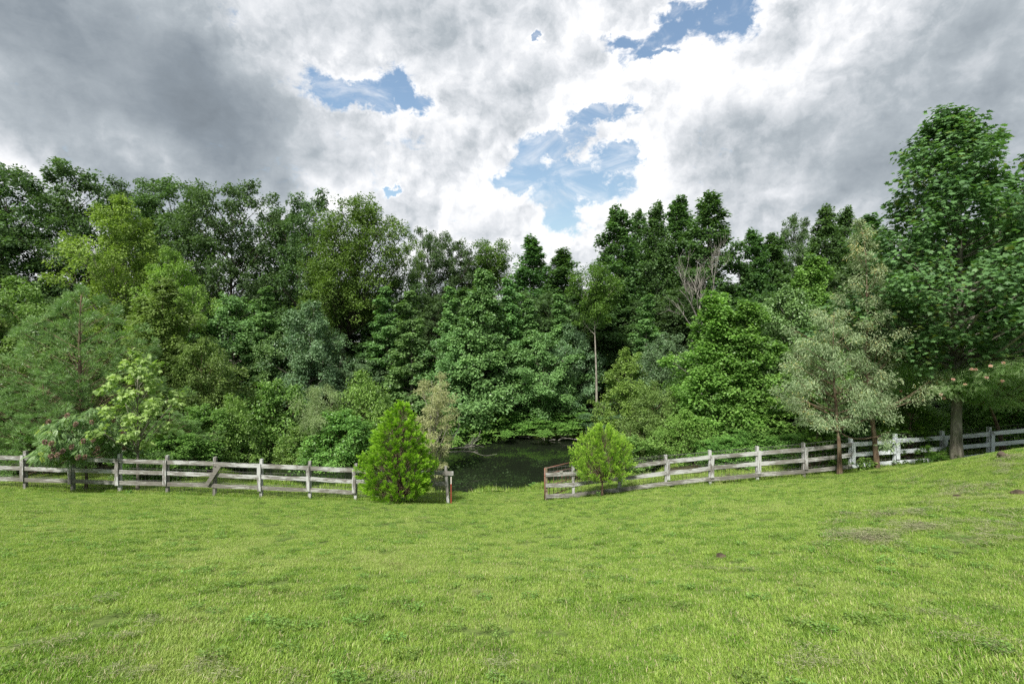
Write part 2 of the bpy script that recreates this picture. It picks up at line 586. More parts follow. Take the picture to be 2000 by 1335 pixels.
M['biggreen'] = leaf_mat('big_leaf', (0.030, 0.082, 0.034), (0.095, 0.205, 0.078), 0.33, 0.5, 0.3, 0.01, 0.1, (0.12, 0.18, 0.03))
M['silver'] = leaf_mat('silver_leaf', (0.100, 0.165, 0.062), (0.430, 0.520, 0.310), 0.30, 0.5, 0.4, 0.02, 0.1, (0.42, 0.40, 0.16), green=False)
M['sapling'] = leaf_mat('sapling_leaf', (0.140, 0.235, 0.055), (0.400, 0.540, 0.185), 0.40, 0.45, 0.4, green=False)
M['sumac'] = leaf_mat('sumac_leaf', (0.045, 0.110, 0.035), (0.190, 0.300, 0.150), 0.30, 0.4, 0.5, 0.01, 0.1, (0.26, 0.34, 0.05))
M['seed'] = leaf_mat('seed_head', (0.24, 0.15, 0.12), (0.40, 0.29, 0.24), 0.1, 0.8, 0.1, green=False)
M['mimosa'] = leaf_mat('mimosa_leaf', (0.100, 0.190, 0.080), (0.280, 0.400, 0.220), 0.35, 0.45, 0.4)
M['blossom'] = leaf_mat('pink_blossom', (0.75, 0.45, 0.45), (0.90, 0.70, 0.66), 0.3, 0.7, 0.1, green=False)
M['pine'] = leaf_mat('pine_needle', (0.045, 0.105, 0.038), (0.150, 0.270, 0.105), 0.3, 0.4, 0.5, 0.01, 0.1)
M['juniper'] = leaf_mat('juniper_spray', (0.075, 0.190, 0.014), (0.330, 0.560, 0.045), 0.38, 0.5, 0.25, 0.005, 0.05, green=False)
M['juniper_light'] = leaf_mat('light_juniper_spray', (0.100, 0.225, 0.024), (0.400, 0.620, 0.085), 0.38, 0.5, 0.25, 0.005, 0.05, green=False)
M['juniper_dark'] = leaf_mat('dark_juniper_spray', (0.025, 0.075, 0.015), (0.080, 0.170, 0.030), 0.25, 0.5, 0.25)
M['willow'] = leaf_mat('dying_leaf', (0.24, 0.255, 0.12), (0.48, 0.49, 0.27), 0.30, 0.6, 0.2, green=False)
M['bush'] = leaf_mat('bush_leaf', (0.045, 0.115, 0.030), (0.150, 0.290, 0.075), 0.35, 0.42, 0.45, 0.03, 0.2)
M['palebush'] = leaf_mat('pale_bush_leaf', (0.085, 0.135, 0.070), (0.215, 0.300, 0.160), 0.33, 0.45, 0.4)
M['rosy'] = leaf_mat('rosy_tip', (0.30, 0.20, 0.14), (0.45, 0.30, 0.22), 0.3, 0.6, 0.2, green=False)

# lawn soil / thatch below the blades
m, q, out = new_mat('ground')
pos = q.node('ShaderNodeNewGeometry').outputs['Position']
n1 = q.noise(pos, 0.35, 4, 0.55).outputs['Fac']
n2 = q.noise(pos, 6.0, 5, 0.65).outputs['Fac']
n3 = q.noise(pos, 40.0, 3, 0.7).outputs['Fac']
turf = q.mix(q.ramp(n2, 0.35, 0.65), (0.060, 0.095, 0.022), (0.130, 0.190, 0.045))
turf = q.mix(q.ramp(n3, 0.45, 0.75, 0.0, 0.6), turf, (0.16, 0.15, 0.07))
litter = q.mix(q.ramp(n2, 0.4, 0.6), (0.030, 0.026, 0.016), (0.060, 0.060, 0.028))
px_, py_, pz_ = q.sep(pos)
# forest floor: beyond the mown strip, except the open slope seen through the trunks
edge = q.math('ADD', q.math('ADD', py_, q.math('MULTIPLY', q.math('SUBTRACT', n1, 0.5), 3.0)), q.ramp(px_, 4.0, 9.0, 0.0, 3.6))
woods = q.ramp(edge, 23.4, 24.2)
open_slope = q.ramp(py_, 45.0, 50.0)
woods = q.math('MULTIPLY', woods, q.math('SUBTRACT', 1.0, open_slope))
col = q.mix(woods, turf, litter)
col = q.mix(open_slope, col, (0.19, 0.27, 0.075))
principled(q, out, col, 0.95, 0.1, bump(q, n2, 0.6, 0.05))
M['ground'] = m

# grass blades
m, q, out = new_mat('grass_blade')
pos = q.node('ShaderNodeNewGeometry').outputs['Position']
a = q.node('ShaderNodeAttribute', attribute_name='tone').outputs['Fac']
n1 = q.noise(pos, 0.45, 4, 0.6, 0.5).outputs['Fac']
n2 = q.noise(pos, 2.2, 5, 0.65, 0.3).outputs['Fac']
green = q.mix(q.ramp(a, 0.0, 0.7, smooth=False), (0.075, 0.150, 0.014), (0.345, 0.485, 0.095))
lush = q.mix(q.ramp(a, 0.0, 0.7, smooth=False), (0.040, 0.105, 0.011), (0.180, 0.335, 0.035))
green = q.mix(q.ramp(n2, 0.44, 0.62, 0.0, 0.85), green, lush)
green = q.mix(q.ramp(n1, 0.50, 0.68, 0.0, 0.6), green, (0.350, 0.430, 0.125))
straw = q.mix(q.ramp(a, 0.88, 1.0), (0.36, 0.33, 0.17), (0.50, 0.46, 0.27))
dry = q.math('ADD', q.ramp(q.noise(pos, 1.1, 5, 0.7).outputs['Fac'], 0.52, 0.70, 0.0, 0.24), 0.0)
col = q.mix(q.ramp(q.math('ADD', a, dry), 0.86, 0.90), green, straw)
p = principled(q, None, col, 0.45, 0.35)
tr = q.node('ShaderNodeBsdfTranslucent')
q.put(tr.inputs['Color'], q.mix(1.0, col, (1.1, 1.2, 0.6), 'MULTIPLY'))
mxs = q.node('ShaderNodeMixShader'); mxs.inputs[0].default_value = 0.35
q.t.links.new(p.outputs[0], mxs.inputs[1]); q.t.links.new(tr.outputs[0], mxs.inputs[2])
q.t.links.new(mxs.outputs[0], out.inputs[0])
M['grass'] = m

# pond water
m, q, out = new_mat('pond_water')
pos = q.node('ShaderNodeNewGeometry').outputs['Position']
n = q.noise(q.vmath('MULTIPLY', pos, (1.0, 2.2, 1)), 1.3, 4, 0.5).outputs['Fac']
p = principled(q, out, (0.010, 0.014, 0.008), 0.012, 0.5, bump(q, n, 0.03, 0.01))
p.inputs['IOR'].default_value = 1.33
M['water'] = m

# ------------------------------------------------------------------ setting
gx = graded(-26, 26, 0.4, 900)
gy = graded(-1, 40, 0.4, 1400)
gy = gy[gy > -40]
go = link('ground', grid_mesh('ground', gx, gy, ground, M['ground']))
tag(go, 'grassy slope falling to the fence and rising as a wooded hill beyond the pond', kind='structure')

wx = np.linspace(-26, 18, 12); wy = np.linspace(21.5, 38, 6)
pond = link('pond_water', grid_mesh('pond_water', wx, wy, lambda X, Y: POND_Z + 0 * X, M['water']))
tag(pond, 'dark still pond behind the fence gap reflecting the trees', kind='structure')


# ------------------------------------------------------------------ leaf templates (x across, y along, z up)
def T_kite(w=0.6):
    return np.array([(0, 0, 0), (w / 2, 0.45, 0.06), (0, 1, -0.08), (-w / 2, 0.45, 0.06)], float), [(0, 1, 2, 3)]


def T_lobed():
    a = [(0, 0), (0.48, 0.10), (0.34, 0.34), (0.50, 0.68), (0.20, 0.62), (0, 1.0), (-0.20, 0.62), (-0.50, 0.68), (-0.34, 0.34), (-0.48, 0.10)]
    v = [(x, y, -0.22 * x * x - 0.12 * y * y) for x, y in a]
    # fold along the mid rib
    return np.array(v, float), [(0, 1, 2, 3, 4, 5), (0, 5, 6, 7, 8, 9)]


def T_pinnate(n=6, lw=0.11, ll=0.32, droop=0.35):
    V, Fc = [], []
    for i in range(n):
        y = 0.15 + 0.8 * i / n
        zc = -droop * y * y
        l = ll * (1.0 - 0.45 * abs(2 * i / n - 0.8))
        for s in (-1, 1):
            b = len(V)
            V += [(0, y, zc), (s * l * 0.5, y + 0.10 - lw / 2, zc), (s * l, y + 0.16, zc - 0.08), (s * l * 0.45, y + 0.05 + lw / 2, zc)]
            Fc.append((b, b + 1, b + 2, b + 3))
    return np.array(V, float), Fc


def T_spray():
    # short scaly juniper spray: a stem blade and two side blades
    V = [(0, 0, 0), (0.07, 0.5, 0.03), (0, 1.15, 0.10), (-0.07, 0.5, 0.03),
         (0, 0.3, 0), (0.20, 0.52, 0.05), (0.28, 0.95, 0.10), (0.12, 0.62, 0.05),
         (0, 0.2, 0), (-0.20, 0.42, 0.05), (-0.27, 0.85, 0.10), (-0.12, 0.52, 0.05)]
    return np.array(V, float), [(0, 1, 2, 3), (4, 5, 6, 7), (8, 9, 10, 11)]


TPL = {'kite': T_kite(0.62), 'narrow': T_kite(0.26), 'needle': T_kite(0.07), 'lobed': T_lobed(), 'pinnate': T_pinnate(),
       'sumac': T_pinnate(7, 0.19, 0.30, 0.45), 'frond': T_pinnate(8, 0.09, 0.30, 0.25), 'spray': T_spray(), 'round': T_kite(0.8)}


def unit(a):
    return a / (np.linalg.norm(a, axis=-1, keepdims=True) + 1e-9)


def scatter_leaves(name, P, A, N, S, tpl, tone, mat):
    """leaf template placed at P, along axis A, facing N, size S"""
    V0, F0 = TPL[tpl]
    A = unit(A)
    X = unit(np.cross(A, N))
    Z = np.cross(X, A)
    n = len(P)
    V = (P[:, None, :] + S[:, None, None] * (V0[None, :, 0, None] * X[:, None, :] + V0[None, :, 1, None] * A[:, None, :] + V0[None, :, 2, None] * Z[:, None, :]))
    k = len(V0)
    fl = np.concatenate([np.array(f) for f in F0])
    cnt = np.array([len(f) for f in F0])
    loops = (np.arange(n)[:, None] * k + fl[None, :]).ravel()
    counts = np.tile(cnt, n)
    return mesh_np(name, V.reshape(-1, 3), loops, counts, mat, False, np.repeat(tone, k))


PROF = {
    'oak': lambda t: np.clip(np.sin(pi * (0.14 + 0.80 * t)), 0, 1) ** 0.65,
    'oval': lambda t: np.clip(np.sin(pi * (0.10 + 0.86 * t)), 0, 1) ** 0.75,
    'tulip': lambda t: np.clip(1 - t, 0, 1) ** 0.80 * np.clip(0.62 + 2.2 * t, 0, 1) + 0.05,
    'cone': lambda t: np.clip(1 - t, 0, 1) ** 0.95 * np.clip(0.70 + 3 * t, 0, 1) + 0.04,
    'bush': lambda t: np.clip(1 - t ** 2.2, 0, 1) ** 0.6 * np.clip(0.8 + t, 0, 1),
    'juniper': lambda t: np.clip(1 - t, 0, 1) ** 0.62 * np.clip(0.55 + 2.4 * t, 0, 1) + 0.03,
    'vase': lambda t: 0.30 + 0.70 * np.clip(t * 1.6, 0, 1) * np.clip((1 - t) * 3.5, 0, 1) ** 0.5,
    'drum': lambda t: np.clip(np.sin(pi * (0.16 + 0.74 * t)), 0, 1) ** 0.45,
}


def tree_proto(kind, seed, H, R, cb, prof, nb, nc, nl, rb, rc, ls, tpl, mat, bark, trunk_r=None, mode='leaf', flat=0.6, up=0.8,
               droop=0.2, lean=(0, 0), lump=0.25, wob=0.15, fork=0, inner=0.35, rise=0.5, ltone=0.0, stems=1, limb_r=1.0, jitter=0.35,
               bottom_tight=False):
    rng = np.random.default_rng(seed)
    pr = PROF[prof]
    if mode == 'leaf' and kind not in ('sumac_tree', 'mimosa_tree', 'sapling', 'silver_tree', 'dying_tree'):
        nb = int(nb * 1.6); nl = int(nl * 0.72); rb *= 1.25; rc *= 1.2; flat = min(1.0, flat * 1.4)
    # centre line
    ph = rng.uniform(0, 6.28, 4)

    def axis(z):
        t = z / H
        return np.stack([lean[0] * t ** 1.3 * H + wob * np.sin(2.2 * t * 2 + ph[0]) * t, lean[1] * t ** 1.3 * H + wob * np.sin(2.7 * t * 2 + ph[1]) * t, z], -1)
    # boughs: stratified over the height, golden angle round the stem
    tt = np.linspace(0, 1, 400)
    w = pr(tt) ** 1.3 + (0.42 if prof in ('tulip', 'cone') else 0.25)
    c = np.cumsum(w); c /= c[-1]
    u = (np.arange(nb) + rng.uniform(0, 1, nb)) / nb
    t = np.interp(u, c, tt)
    ang = np.arange(nb) * 2.39996 + rng.normal(0, 0.35, nb)
    lum = 1 + lump * np.sin(ang * 2 + t * 5 + ph[2]) * 0.6 + lump * rng.normal(0, 0.6, nb)
    rad = R * pr(t) * (inner + (1 - inner) * rng.uniform(0, 1, nb) ** 0.5) * np.clip(lum, 0.45, 1.5)
    z = H * (cb + (1 - cb) * t)
    ax = axis(z)
    B = ax + np.stack([np.cos(ang) * rad, np.sin(ang) * rad, np.zeros(nb)], -1)
    rbs = rb * (0.24 + 0.76 * np.clip(pr(t) * 1.1, 0, 1)) * rng.uniform(0.7, 1.25, nb)
    # clumps round each bough
    Cn = nb * nc
    dirs = unit(rng.normal(0, 1, (Cn, 3)))
    rr = rng.uniform(0, 1, Cn) ** 0.45
    CB = np.repeat(B, nc, 0)
    out = unit(np.repeat(B - ax, nc, 0) + 1e-4)
    off = dirs * rr[:, None] * np.repeat(rbs, nc)[:, None] * np.array([1, 1, flat])
    off[:, 2] *= 1 + 1.3 * np.repeat(np.clip(1 - pr(t) * 1.8, 0, 1), nc)      # leading shoots stand upright
    C = CB + off
    C[:, 2] = C[:, 2] - droop * np.repeat(rad, nc) * 0.25 * rng.uniform(0.3, 1, Cn)
    # leaves
    n = Cn * nl
    dl = unit(rng.normal(0, 1, (n, 3)))
    rl = rng.uniform(0, 1, n) ** 0.4
    rcs = np.repeat(rc * rng.uniform(0.6, 1.3, Cn) * np.repeat(0.55 + 0.45 * np.clip(pr(t) * 1.3, 0, 1), nc), nl)
    outl = np.repeat(out, nl, 0)
    cdir = np.repeat(unit(off), nl, 0)
    if mode == 'radial':
        base = unit(outl * 0.8 + np.array([0, 0, 1.0]) * up + cdir * 0.5)
        A = unit(base * 1.0 + dl * 1.05)
        P = np.repeat(C, nl, 0) + dl * (rcs * 0.25 * rl)[:, None]
        N = unit(np.cross(A, rng.normal(0, 1, (n, 3))))
    elif mode == 'spray':
        base = unit(outl * 0.75 + np.array([0, 0, 1.0]) * up + cdir * 0.6)
        A = unit(base + dl * 0.5)
        L = rng.uniform(-0.5, 1, n)
        P = np.repeat(C, nl, 0) + base * (rcs * L)[:, None] + dl * (rcs * 0.38 * np.clip(1 - L, 0.1, 1) * rl)[:, None]
        N = unit(np.cross(A, rng.normal(0, 1, (n, 3))) + outl * 0.3)
    else:
        P = np.repeat(C, nl, 0) + dl * (rcs * rl)[:, None] * np.array([1, 1, 0.75])
        N = unit(dl * 0.55 + np.array([0, 0, 1.0]) * up + outl * 0.35 + rng.normal(0, jitter, (n, 3)))
        A = unit(dl * np.array([1, 1, 0.3]) + outl * 0.6 + np.array([0, 0, -1.0]) * droop + rng.normal(0, jitter, (n, 3)))
    S = ls * rng.uniform(0.65, 1.25, n)
    # natural colour variation from leaf to leaf, spray to spray, bough to bough
    tone = 0.5 + 0.22 * rng.normal(0, 1, n) + 0.13 * np.repeat(rng.normal(0, 1, Cn), nl) + 0.12 * np.repeat(rng.normal(0, 1, nb), nc * nl) + ltone
    if mode == 'spray':
        tone += 0.25 * np.clip(L, -0.5, 1) - 0.05       # young tips of a juniper are paler
    tone = np.clip(tone, 0, 1)
    keep = P[:, 2] > (H * cb * 0.8 if bottom_tight else 0.12)
    crown = scatter_leaves(kind + '_crown', P[keep], A[keep], N[keep], S[keep], tpl, tone[keep], mat)
    # wood
    mb = MB()
    tr = trunk_r or H * 0.014
    zz = np.linspace(-0.4, H * 0.97, 14)
    topz = H * (0.97 if prof not in ('oak', 'drum', 'oval') else 0.80)
    zz = np.linspace(-0.4, topz, 14)
    flare = 1 + 0.5 * np.exp(-np.clip(zz, 0, 99) / (tr * 2.2))
    for s in range(stems):
        pts = axis(np.clip(zz, 0, H)); pts[:, 2] = zz
        if stems > 1:
            a0 = s * 6.28 / stems + rng.uniform(0, 1)
            k = np.clip(zz / H, 0, 1)[:, None]
            pts += np.array([cos(a0), sin(a0), 0]) * (0.08 + R * 0.45 * k)
        mb.tube(pts, tr * flare * (1 - 0.88 * np.clip(zz / topz, 0, 1) ** 0.9) / (stems ** 0.5), 9)
    for i in range(nb):
        rise_i = rise * rad[i] + 0.3
        z0 = max(min(z[i] - rise_i, topz * 0.96), H * cb * 0.85)
        p0 = axis(np.array(z0)); p1 = B[i]
        mid = p0 * 0.5 + p1 * 0.5 + np.array([0, 0, -0.10 * rad[i]]) + rng.normal(0, 0.05, 3) * rad[i]
        s_ = np.linspace(0, 1, 6)[:, None]
        pts = (1 - s_) ** 2 * p0 + 2 * s_ * (1 - s_) * mid + s_ ** 2 * p1
        r0 = limb_r * tr * 0.42 * (1 - 0.75 * z0 / H) * (0.6 + 0.4 * rad[i] / max(R, .1))
        mb.tube(pts, r0 * (1 - 0.8 * s_[:, 0]) + 0.004, 5, False)
        for j in range(0, nc, 2):
            p2 = C[i * nc + j]
            q0 = pts[4]
            m2 = (q0 + p2) / 2 + rng.normal(0, 0.06, 3) * rbs[i]
            mb.tube([q0, m2, p2], [r0 * 0.25 + 0.004, r0 * 0.16 + 0.003, 0.003], 3, False)
    wood = mb.mesh(kind + '_trunk', bark)
    zt = np.percentile(P[keep][:, 2], 99.9)
    xs = P[keep][:, 0]
    hw = (np.percentile(xs, 98.5) - np.percentile(xs, 1.5)) / 2
    cx = (np.percentile(xs, 98.5) + np.percentile(xs, 1.5)) / 2
    return dict(kind=kind, crown=crown, wood=wood, H=zt, hw=hw, cx=cx)


PR = {}


def P_(key, *a, **k):
    PR[key] = tree_proto(*a, **k)


# tall back-row trees
P_('oak1', 'oak_tree', 11, 20, 4.6, 0.22, 'oak', 46, 9, 66, 1.25, 0.55, 0.30, 'kite', M['oak'], M['bark_dark'], lump=0.5, inner=0.3, rise=0.8, wob=0.5)
P_('oak2', 'oak_tree', 12, 20, 4.4, 0.25, 'oak', 40, 9, 66, 1.3, 0.54, 0.30, 'kite', M['oak'], M['bark_dark'], lump=0.6, inner=0.25, rise=0.9, wob=0.6)
P_('oak3', 'oak_tree', 13, 20, 5.2, 0.30, 'drum', 50, 8, 66, 1.2, 0.55, 0.30, 'kite', M['oak'], M['bark_dark'], lump=0.5, inner=0.35, rise=0.8, wob=0.4)
P_('tulip1', 'tulip_tree', 21, 14.5, 2.4, 0.18, 'tulip', 60, 7, 62, 0.72, 0.42, 0.20, 'round', M['tulip'], M['bark_light'], lump=0.35, rise=0.5, trunk_r=0.24)
P_('tulip2', 'tulip_tree', 22, 14.5, 2.9, 0.12, 'tulip', 64, 7, 62, 0.78, 0.45, 0.20, 'round', M['tulip'], M['bark_grey'], lump=0.45, rise=0.5, trunk_r=0.24)
P_('tulip3', 'tulip_tree', 23, 14.5, 2.7, 0.22, 'cone', 56, 7, 62, 0.75, 0.42, 0.20, 'round', M['tulip'], M['bark_light'], lump=0.4, rise=0.5, trunk_r=0.22)
P_('thin', 'slender_tree', 24, 19, 1.9, 0.66, 'drum', 26, 7, 60, 0.85, 0.50, 0.20, 'round', M['leaning'], M['bark_light'], lump=0.5, rise=0.9, trunk_r=0.17, wob=0.35)
P_('leaning', 'leaning_tree', 31, 18, 4.4, 0.38, 'oval', 62, 9, 74, 1.3, 0.62, 0.22, 'kite', M['leaning'], M['bark_dark'], lean=(0.16, 0), lump=0.45, inner=0.35, rise=1.1, trunk_r=0.36, limb_r=0.9)
P_('yellow', 'yellow_tree', 32, 15, 2.7, 0.22, 'oval', 48, 9, 76, 0.9, 0.42, 0.19, 'kite', M['yellow'], M['bark_light'], lump=0.5, rise=1.2, inner=0.3, trunk_r=0.17)
# bank trees
P_('gum1', 'sweetgum_tree', 41, 13, 3.0, 0.04, 'cone', 62, 9, 66, 0.85, 0.42, 0.19, 'round', M['gum'], M['bark_grey'], lump=0.3, rise=0.3, trunk_r=0.15, flat=0.35, droop=0.45)
P_('gum3', 'sweetgum_tree', 44, 13, 1.9, 0.06, 'cone', 40, 8, 60, 0.60, 0.34, 0.19, 'round', M['gum'], M['bark_grey'], lump=0.35, rise=0.3, trunk_r=0.12, flat=0.4, droop=0.45)
P_('gum2', 'sweetgum_tree', 42, 10, 3.3, 0.05, 'oval', 54, 9, 66, 0.85, 0.42, 0.19, 'round', M['gum'], M['bark_grey'], lump=0.4, rise=0.4, trunk_r=0.14, flat=0.45, droop=0.35)
P_('blue1', 'gum_tree', 43, 10, 3.0, 0.05, 'oval', 50, 9, 66, 0.8, 0.42, 0.19, 'kite', M['bluegum'], M['bark_grey'], lump=0.45, rise=0.4, trunk_r=0.13, flat=0.4, droop=0.3)
P_('maple1', 'maple_tree', 51, 9, 2.9, 0.05, 'bush', 56, 9, 76, 0.72, 0.36, 0.155, 'round', M['maple'], M['bark_grey'], lump=0.4, rise=0.7, trunk_r=0.11)
P_('maple2', 'maple_tree', 52, 9, 2.6, 0.08, 'tulip', 54, 9, 76, 0.70, 0.36, 0.155, 'round', M['bush'], M['bark_grey'], lump=0.4, rise=0.7, trunk_r=0.10)
P_('maple3', 'maple_tree', 55, 10, 2.7, 0.06, 'tulip', 54, 9, 76, 0.72, 0.36, 0.15, 'round', M['maple'], M['bark_grey'], lump=0.4, rise=0.7, trunk_r=0.10)
P_('mid1', 'broadleaf_tree', 53, 9, 3.4, 0.03, 'bush', 56, 9, 80, 0.85, 0.42, 0.15, 'kite', M['midgreen'], M['bark_brown'], lump=0.45, rise=0.8, trunk_r=0.12)
P_('mid2', 'broadleaf_tree', 54, 11, 3.2, 0.08, 'tulip', 58, 9, 76, 0.85, 0.42, 0.16, 'kite', M['midgreen'], M['bark_brown'], lump=0.45, rise=0.8, trunk_r=0.13)
P_('bush1', 'shrub', 61, 4, 2.0, 0.02, 'bush', 40, 8, 66, 0.52, 0.28, 0.125, 'kite', M['bush'], M['bark_brown'], lump=0.4, rise=0.6, trunk_r=0.04, stems=3)
P_('bush2', 'shrub', 62, 4, 1.8, 0.02, 'oval', 38, 8, 66, 0.5, 0.27, 0.12, 'kite', M['maple'], M['bark_brown'], lump=0.45, rise=0.6, trunk_r=0.04, stems=3)
P_('bush3', 'shrub', 63, 4.5, 1.5, 0.02, 'vase', 34, 8, 70, 0.42, 0.26, 0.12, 'narrow', M['palebush'], M['bark_brown'], lump=0.45, rise=1.0, trunk_r=0.04, stems=3, up=0.5)
# single characters
P_('pine', 'pine_tree', 71, 8.5, 2.9, 0.06, 'bush', 190, 5, 52, 0.48, 0.3, 0.21, 'needle', M['pine'], M['bark_brown'], mode='radial', lump=0.30, rise=0.6, trunk_r=0.13, inner=0.30, up=0.7, limb_r=0.4)
P_('juniper1', 'juniper_tree', 81, 3.9, 1.25, 0.08, 'juniper', 330, 4, 26, 0.17, 0.15, 0.090, 'spray', M['juniper'], M['bark_brown'], mode='spray', lump=0.14, rise=0.8, trunk_r=0.08, inner=0.62, up=0.9, limb_r=0.4, bottom_tight=True)
P_('juniper2', 'juniper_tree', 82, 2.6, 1.1, 0.26, 'bush', 190, 4, 24, 0.18, 0.20, 0.088, 'spray', M['juniper_light'], M['bark_brown'], mode='spray', lump=0.26, rise=0.8, trunk_r=0.05, inner=0.5, up=0.8, limb_r=0.4, bottom_tight=True)
P_('juniper3', 'juniper_tree', 83, 3.0, 0.8, 0.03, 'cone', 80, 5, 26, 0.22, 0.20, 0.12, 'spray', M['juniper_dark'], M['bark_brown'], mode='spray', lump=0.35, rise=0.6, trunk_r=0.05, inner=0.4, up=0.6)
P_('silver1', 'silver_tree', 91, 6.6, 2.6, 0.30, 'bush', 62, 8, 44, 0.55, 0.30, 0.12, 'narrow', M['silver'], M['bark_brown'], lump=0.4, rise=0.3, trunk_r=0.10, droop=0.7, up=0.45, flat=0.4, jitter=0.6, lean=(-0.05, 0), limb_r=0.8)
P_('silver2', 'silver_tree', 92, 10.5, 2.0, 0.26, 'tulip', 60, 7, 34, 0.50, 0.34, 0.12, 'narrow', M['silver'], M['bark_brown'], lump=0.5, rise=1.0, trunk_r=0.11, droop=0.7, up=0.45, jitter=0.6, lean=(-0.10, 0), limb_r=0.8, wob=0.25)
P_('big', 'big_leaf_tree', 101, 14, 3.6, 0.31, 'tulip', 84, 8, 42, 0.72, 0.44, 0.145, 'lobed', M['biggreen'], M['bark_big'], lump=0.28, rise=0.6, trunk_r=0.165, inner=0.35, droop=0.5, jitter=0.45)
P_('sapling', 'sapling', 102, 5.2, 1.25, 0.32, 'oval', 36, 5, 12, 0.28, 0.22, 0.145, 'lobed', M['sapling'], M['bark_grey'], lump=0.5, rise=1.0, trunk_r=0.055, inner=0.2, droop=0.4, jitter=0.45, wob=0.06)
P_('sumac', 'sumac_tree', 103, 3.0, 1.35, 0.46, 'bush', 56, 4, 14, 0.36, 0.22, 0.235, 'sumac', M['sumac'], M['bark_brown'], lump=0.4, rise=0.8, trunk_r=0.05, inner=0.3, droop=0.45, wob=0.1)
P_('mimosa', 'mimosa_tree', 104, 5.0, 3.0, 0.62, 'drum', 42, 7, 16, 0.55, 0.34, 0.44, 'frond', M['mimosa'], M['bark_brown'], lump=0.3, rise=0.9, trunk_r=0.10, inner=0.2, droop=0.2, up=1.5, flat=0.25, jitter=0.25, limb_r=1.2, lean=(-0.70, -0.42))
P_('willow', 'dying_tree', 105, 5.4, 0.8, 0.10, 'vase', 40, 7, 46, 0.34, 0.22, 0.10, 'narrow', M['willow'], M['bark_light'], lump=0.5, rise=1.6, trunk_r=0.06, stems=2, up=0.3, jitter=0.7, limb_r=1.2)


def plant_tree(key, px, top, depth, wpx, label, cat='tree', group=None, name=None, sink=0.0, rz=None, mirror=False, base=None):
    """a tree whose stem stands at photo column px at real distance depth; its top reaches row top"""
    p = PR[key]
    x = (px - 1000) * depth / F
    z0 = gz(x, depth) - sink if base is None else base
    H = (HORIZON - top) * depth / F - z0
    W = wpx * depth / F / 2
    sz = H / p['H']; sx = W / p['hw']
    rz_ = (random.Random(px * 7 + depth).uniform(-0.5, 0.5) if rz is None else rz)
    t = empty(name or p['kind'], (x, depth, z0), rz_)
    s = -1 if mirror else 1
    t.scale = (sx * s, sx, sz)
    tag(t, label, cat, group)
    w = link('trunk', p['wood'], t)
    c = link('crown', p['crown'], t)
    return t


GB = 'tall trees along the ridge behind the pond'
GT = 'tall narrow trees right of the sky gap'
GK = 'trees on the bank behind the pond'
GU = 'dark understorey trees in the wood'
# --- ridge, left
plant_tree('oak1', 15, 318, 46, 190, 'tall dark oak at the far left end of the ridge', group=GB)
plant_tree('oak2', -90, 350, 44, 200, 'tall dark oak cut by the left edge of the view', group=GB)
plant_tree('oak2', 140, 312, 47, 175, 'tallest dark oak on the left, left of the yellow-green tree', group=GB, mirror=True)
plant_tree('oak3', 262, 356, 52, 150, 'dark oak showing just behind the top of the yellow-green tree', group=GB)
plant_tree('oak1', 350, 357, 50, 180, 'rounded dark oak just right of the yellow-green tree', group=GB, rz=2.0)
plant_tree('oak3', 450, 354, 45, 200, 'broad green oak with airy top, second right of the yellow-green tree', group=GB, rz=1.0)
plant_tree('oak2', 545, 402, 50, 130, 'loose see-through oak between the broad oak and the forked dark oak', group=GB, rz=2.5)
plant_tree('oak2', 612, 371, 45, 130, 'forked dark oak with bare lower stems left of the leaning tree', group=GB, rz=0.4)
plant_tree('leaning', 662, 380, 42, 185, 'big green tree leaning right on a dark slanting trunk', rz=0.0, name='leaning_tree')
plant_tree('oak3', 838, 448, 49, 100, 'thin dark tree with dead twigs right of the leaning tree', group=GB, rz=3.0)
plant_tree('oak2', 884, 455, 50, 95, 'dark oak with rounded top at the left edge of the low gap', group=GB, rz=4.0)
plant_tree('oak1', 925, 498, 54, 110, 'low dark tree at the left of the dip in the skyline', group=GB, rz=4.4)
plant_tree('thin', 968, 466, 50, 85, 'sparse spindly tree poking up in the dip of the skyline', group=GB, rz=1.0)
plant_tree('tulip3', 1036, 462, 47, 153, 'pointed conical tree in the middle of the skyline dip', group=GT, rz=0)
plant_tree('tulip1', 1102, 486, 46, 116, 'pointed tree just left of the slender pale trunk', group=GT, rz=2)
plant_tree('thin', 1165, 512, 35.6, 90, 'slender tree on a long bare pale trunk above the pond', name='slender_tree', rz=0)
plant_tree('tulip1', 1206, 403, 45, 113, 'leftmost of the tall narrow trees right of the sky gap', group=GT, rz=0.5)
plant_tree('tulip2', 1248, 410, 49, 91, 'narrow tall tree, second in the row right of the sky gap', group=GT, rz=1.5)
plant_tree('tulip3', 1284, 395, 46, 110, 'tall narrow tree, third in the row right of the sky gap', group=GT, rz=2.2)
plant_tree('tulip1', 1328, 384, 48, 104, 'tall slim tree directly above the bare dead tree', group=GT, rz=3.1)
plant_tree('tulip2', 1386, 377, 44, 153, 'tallest broad conical tree right above the bare dead tree', group=GT, rz=4.0)
plant_tree('tulip3', 1470, 449, 44, 122, 'medium conical tree right of the tallest broad conical one', group=GT, rz=5)
plant_tree('tulip1', 1512, 456, 46, 98, 'lower pointed tree in the wood left of the round dark one', group=GT, rz=0.9)
plant_tree('oak1', 1560, 420, 54, 80, 'round dark treetop rising behind the right-hand wood', group=GB, rz=0.9)
plant_tree('tulip2', 1612, 402, 40, 122, 'pointed tree rising behind the pale silvery trees, left one', group=GT, rz=0.2)
plant_tree('tulip3', 1652, 405, 42, 110, 'pointed tree rising behind the pale silvery trees, right one', group=GT, rz=1.2)
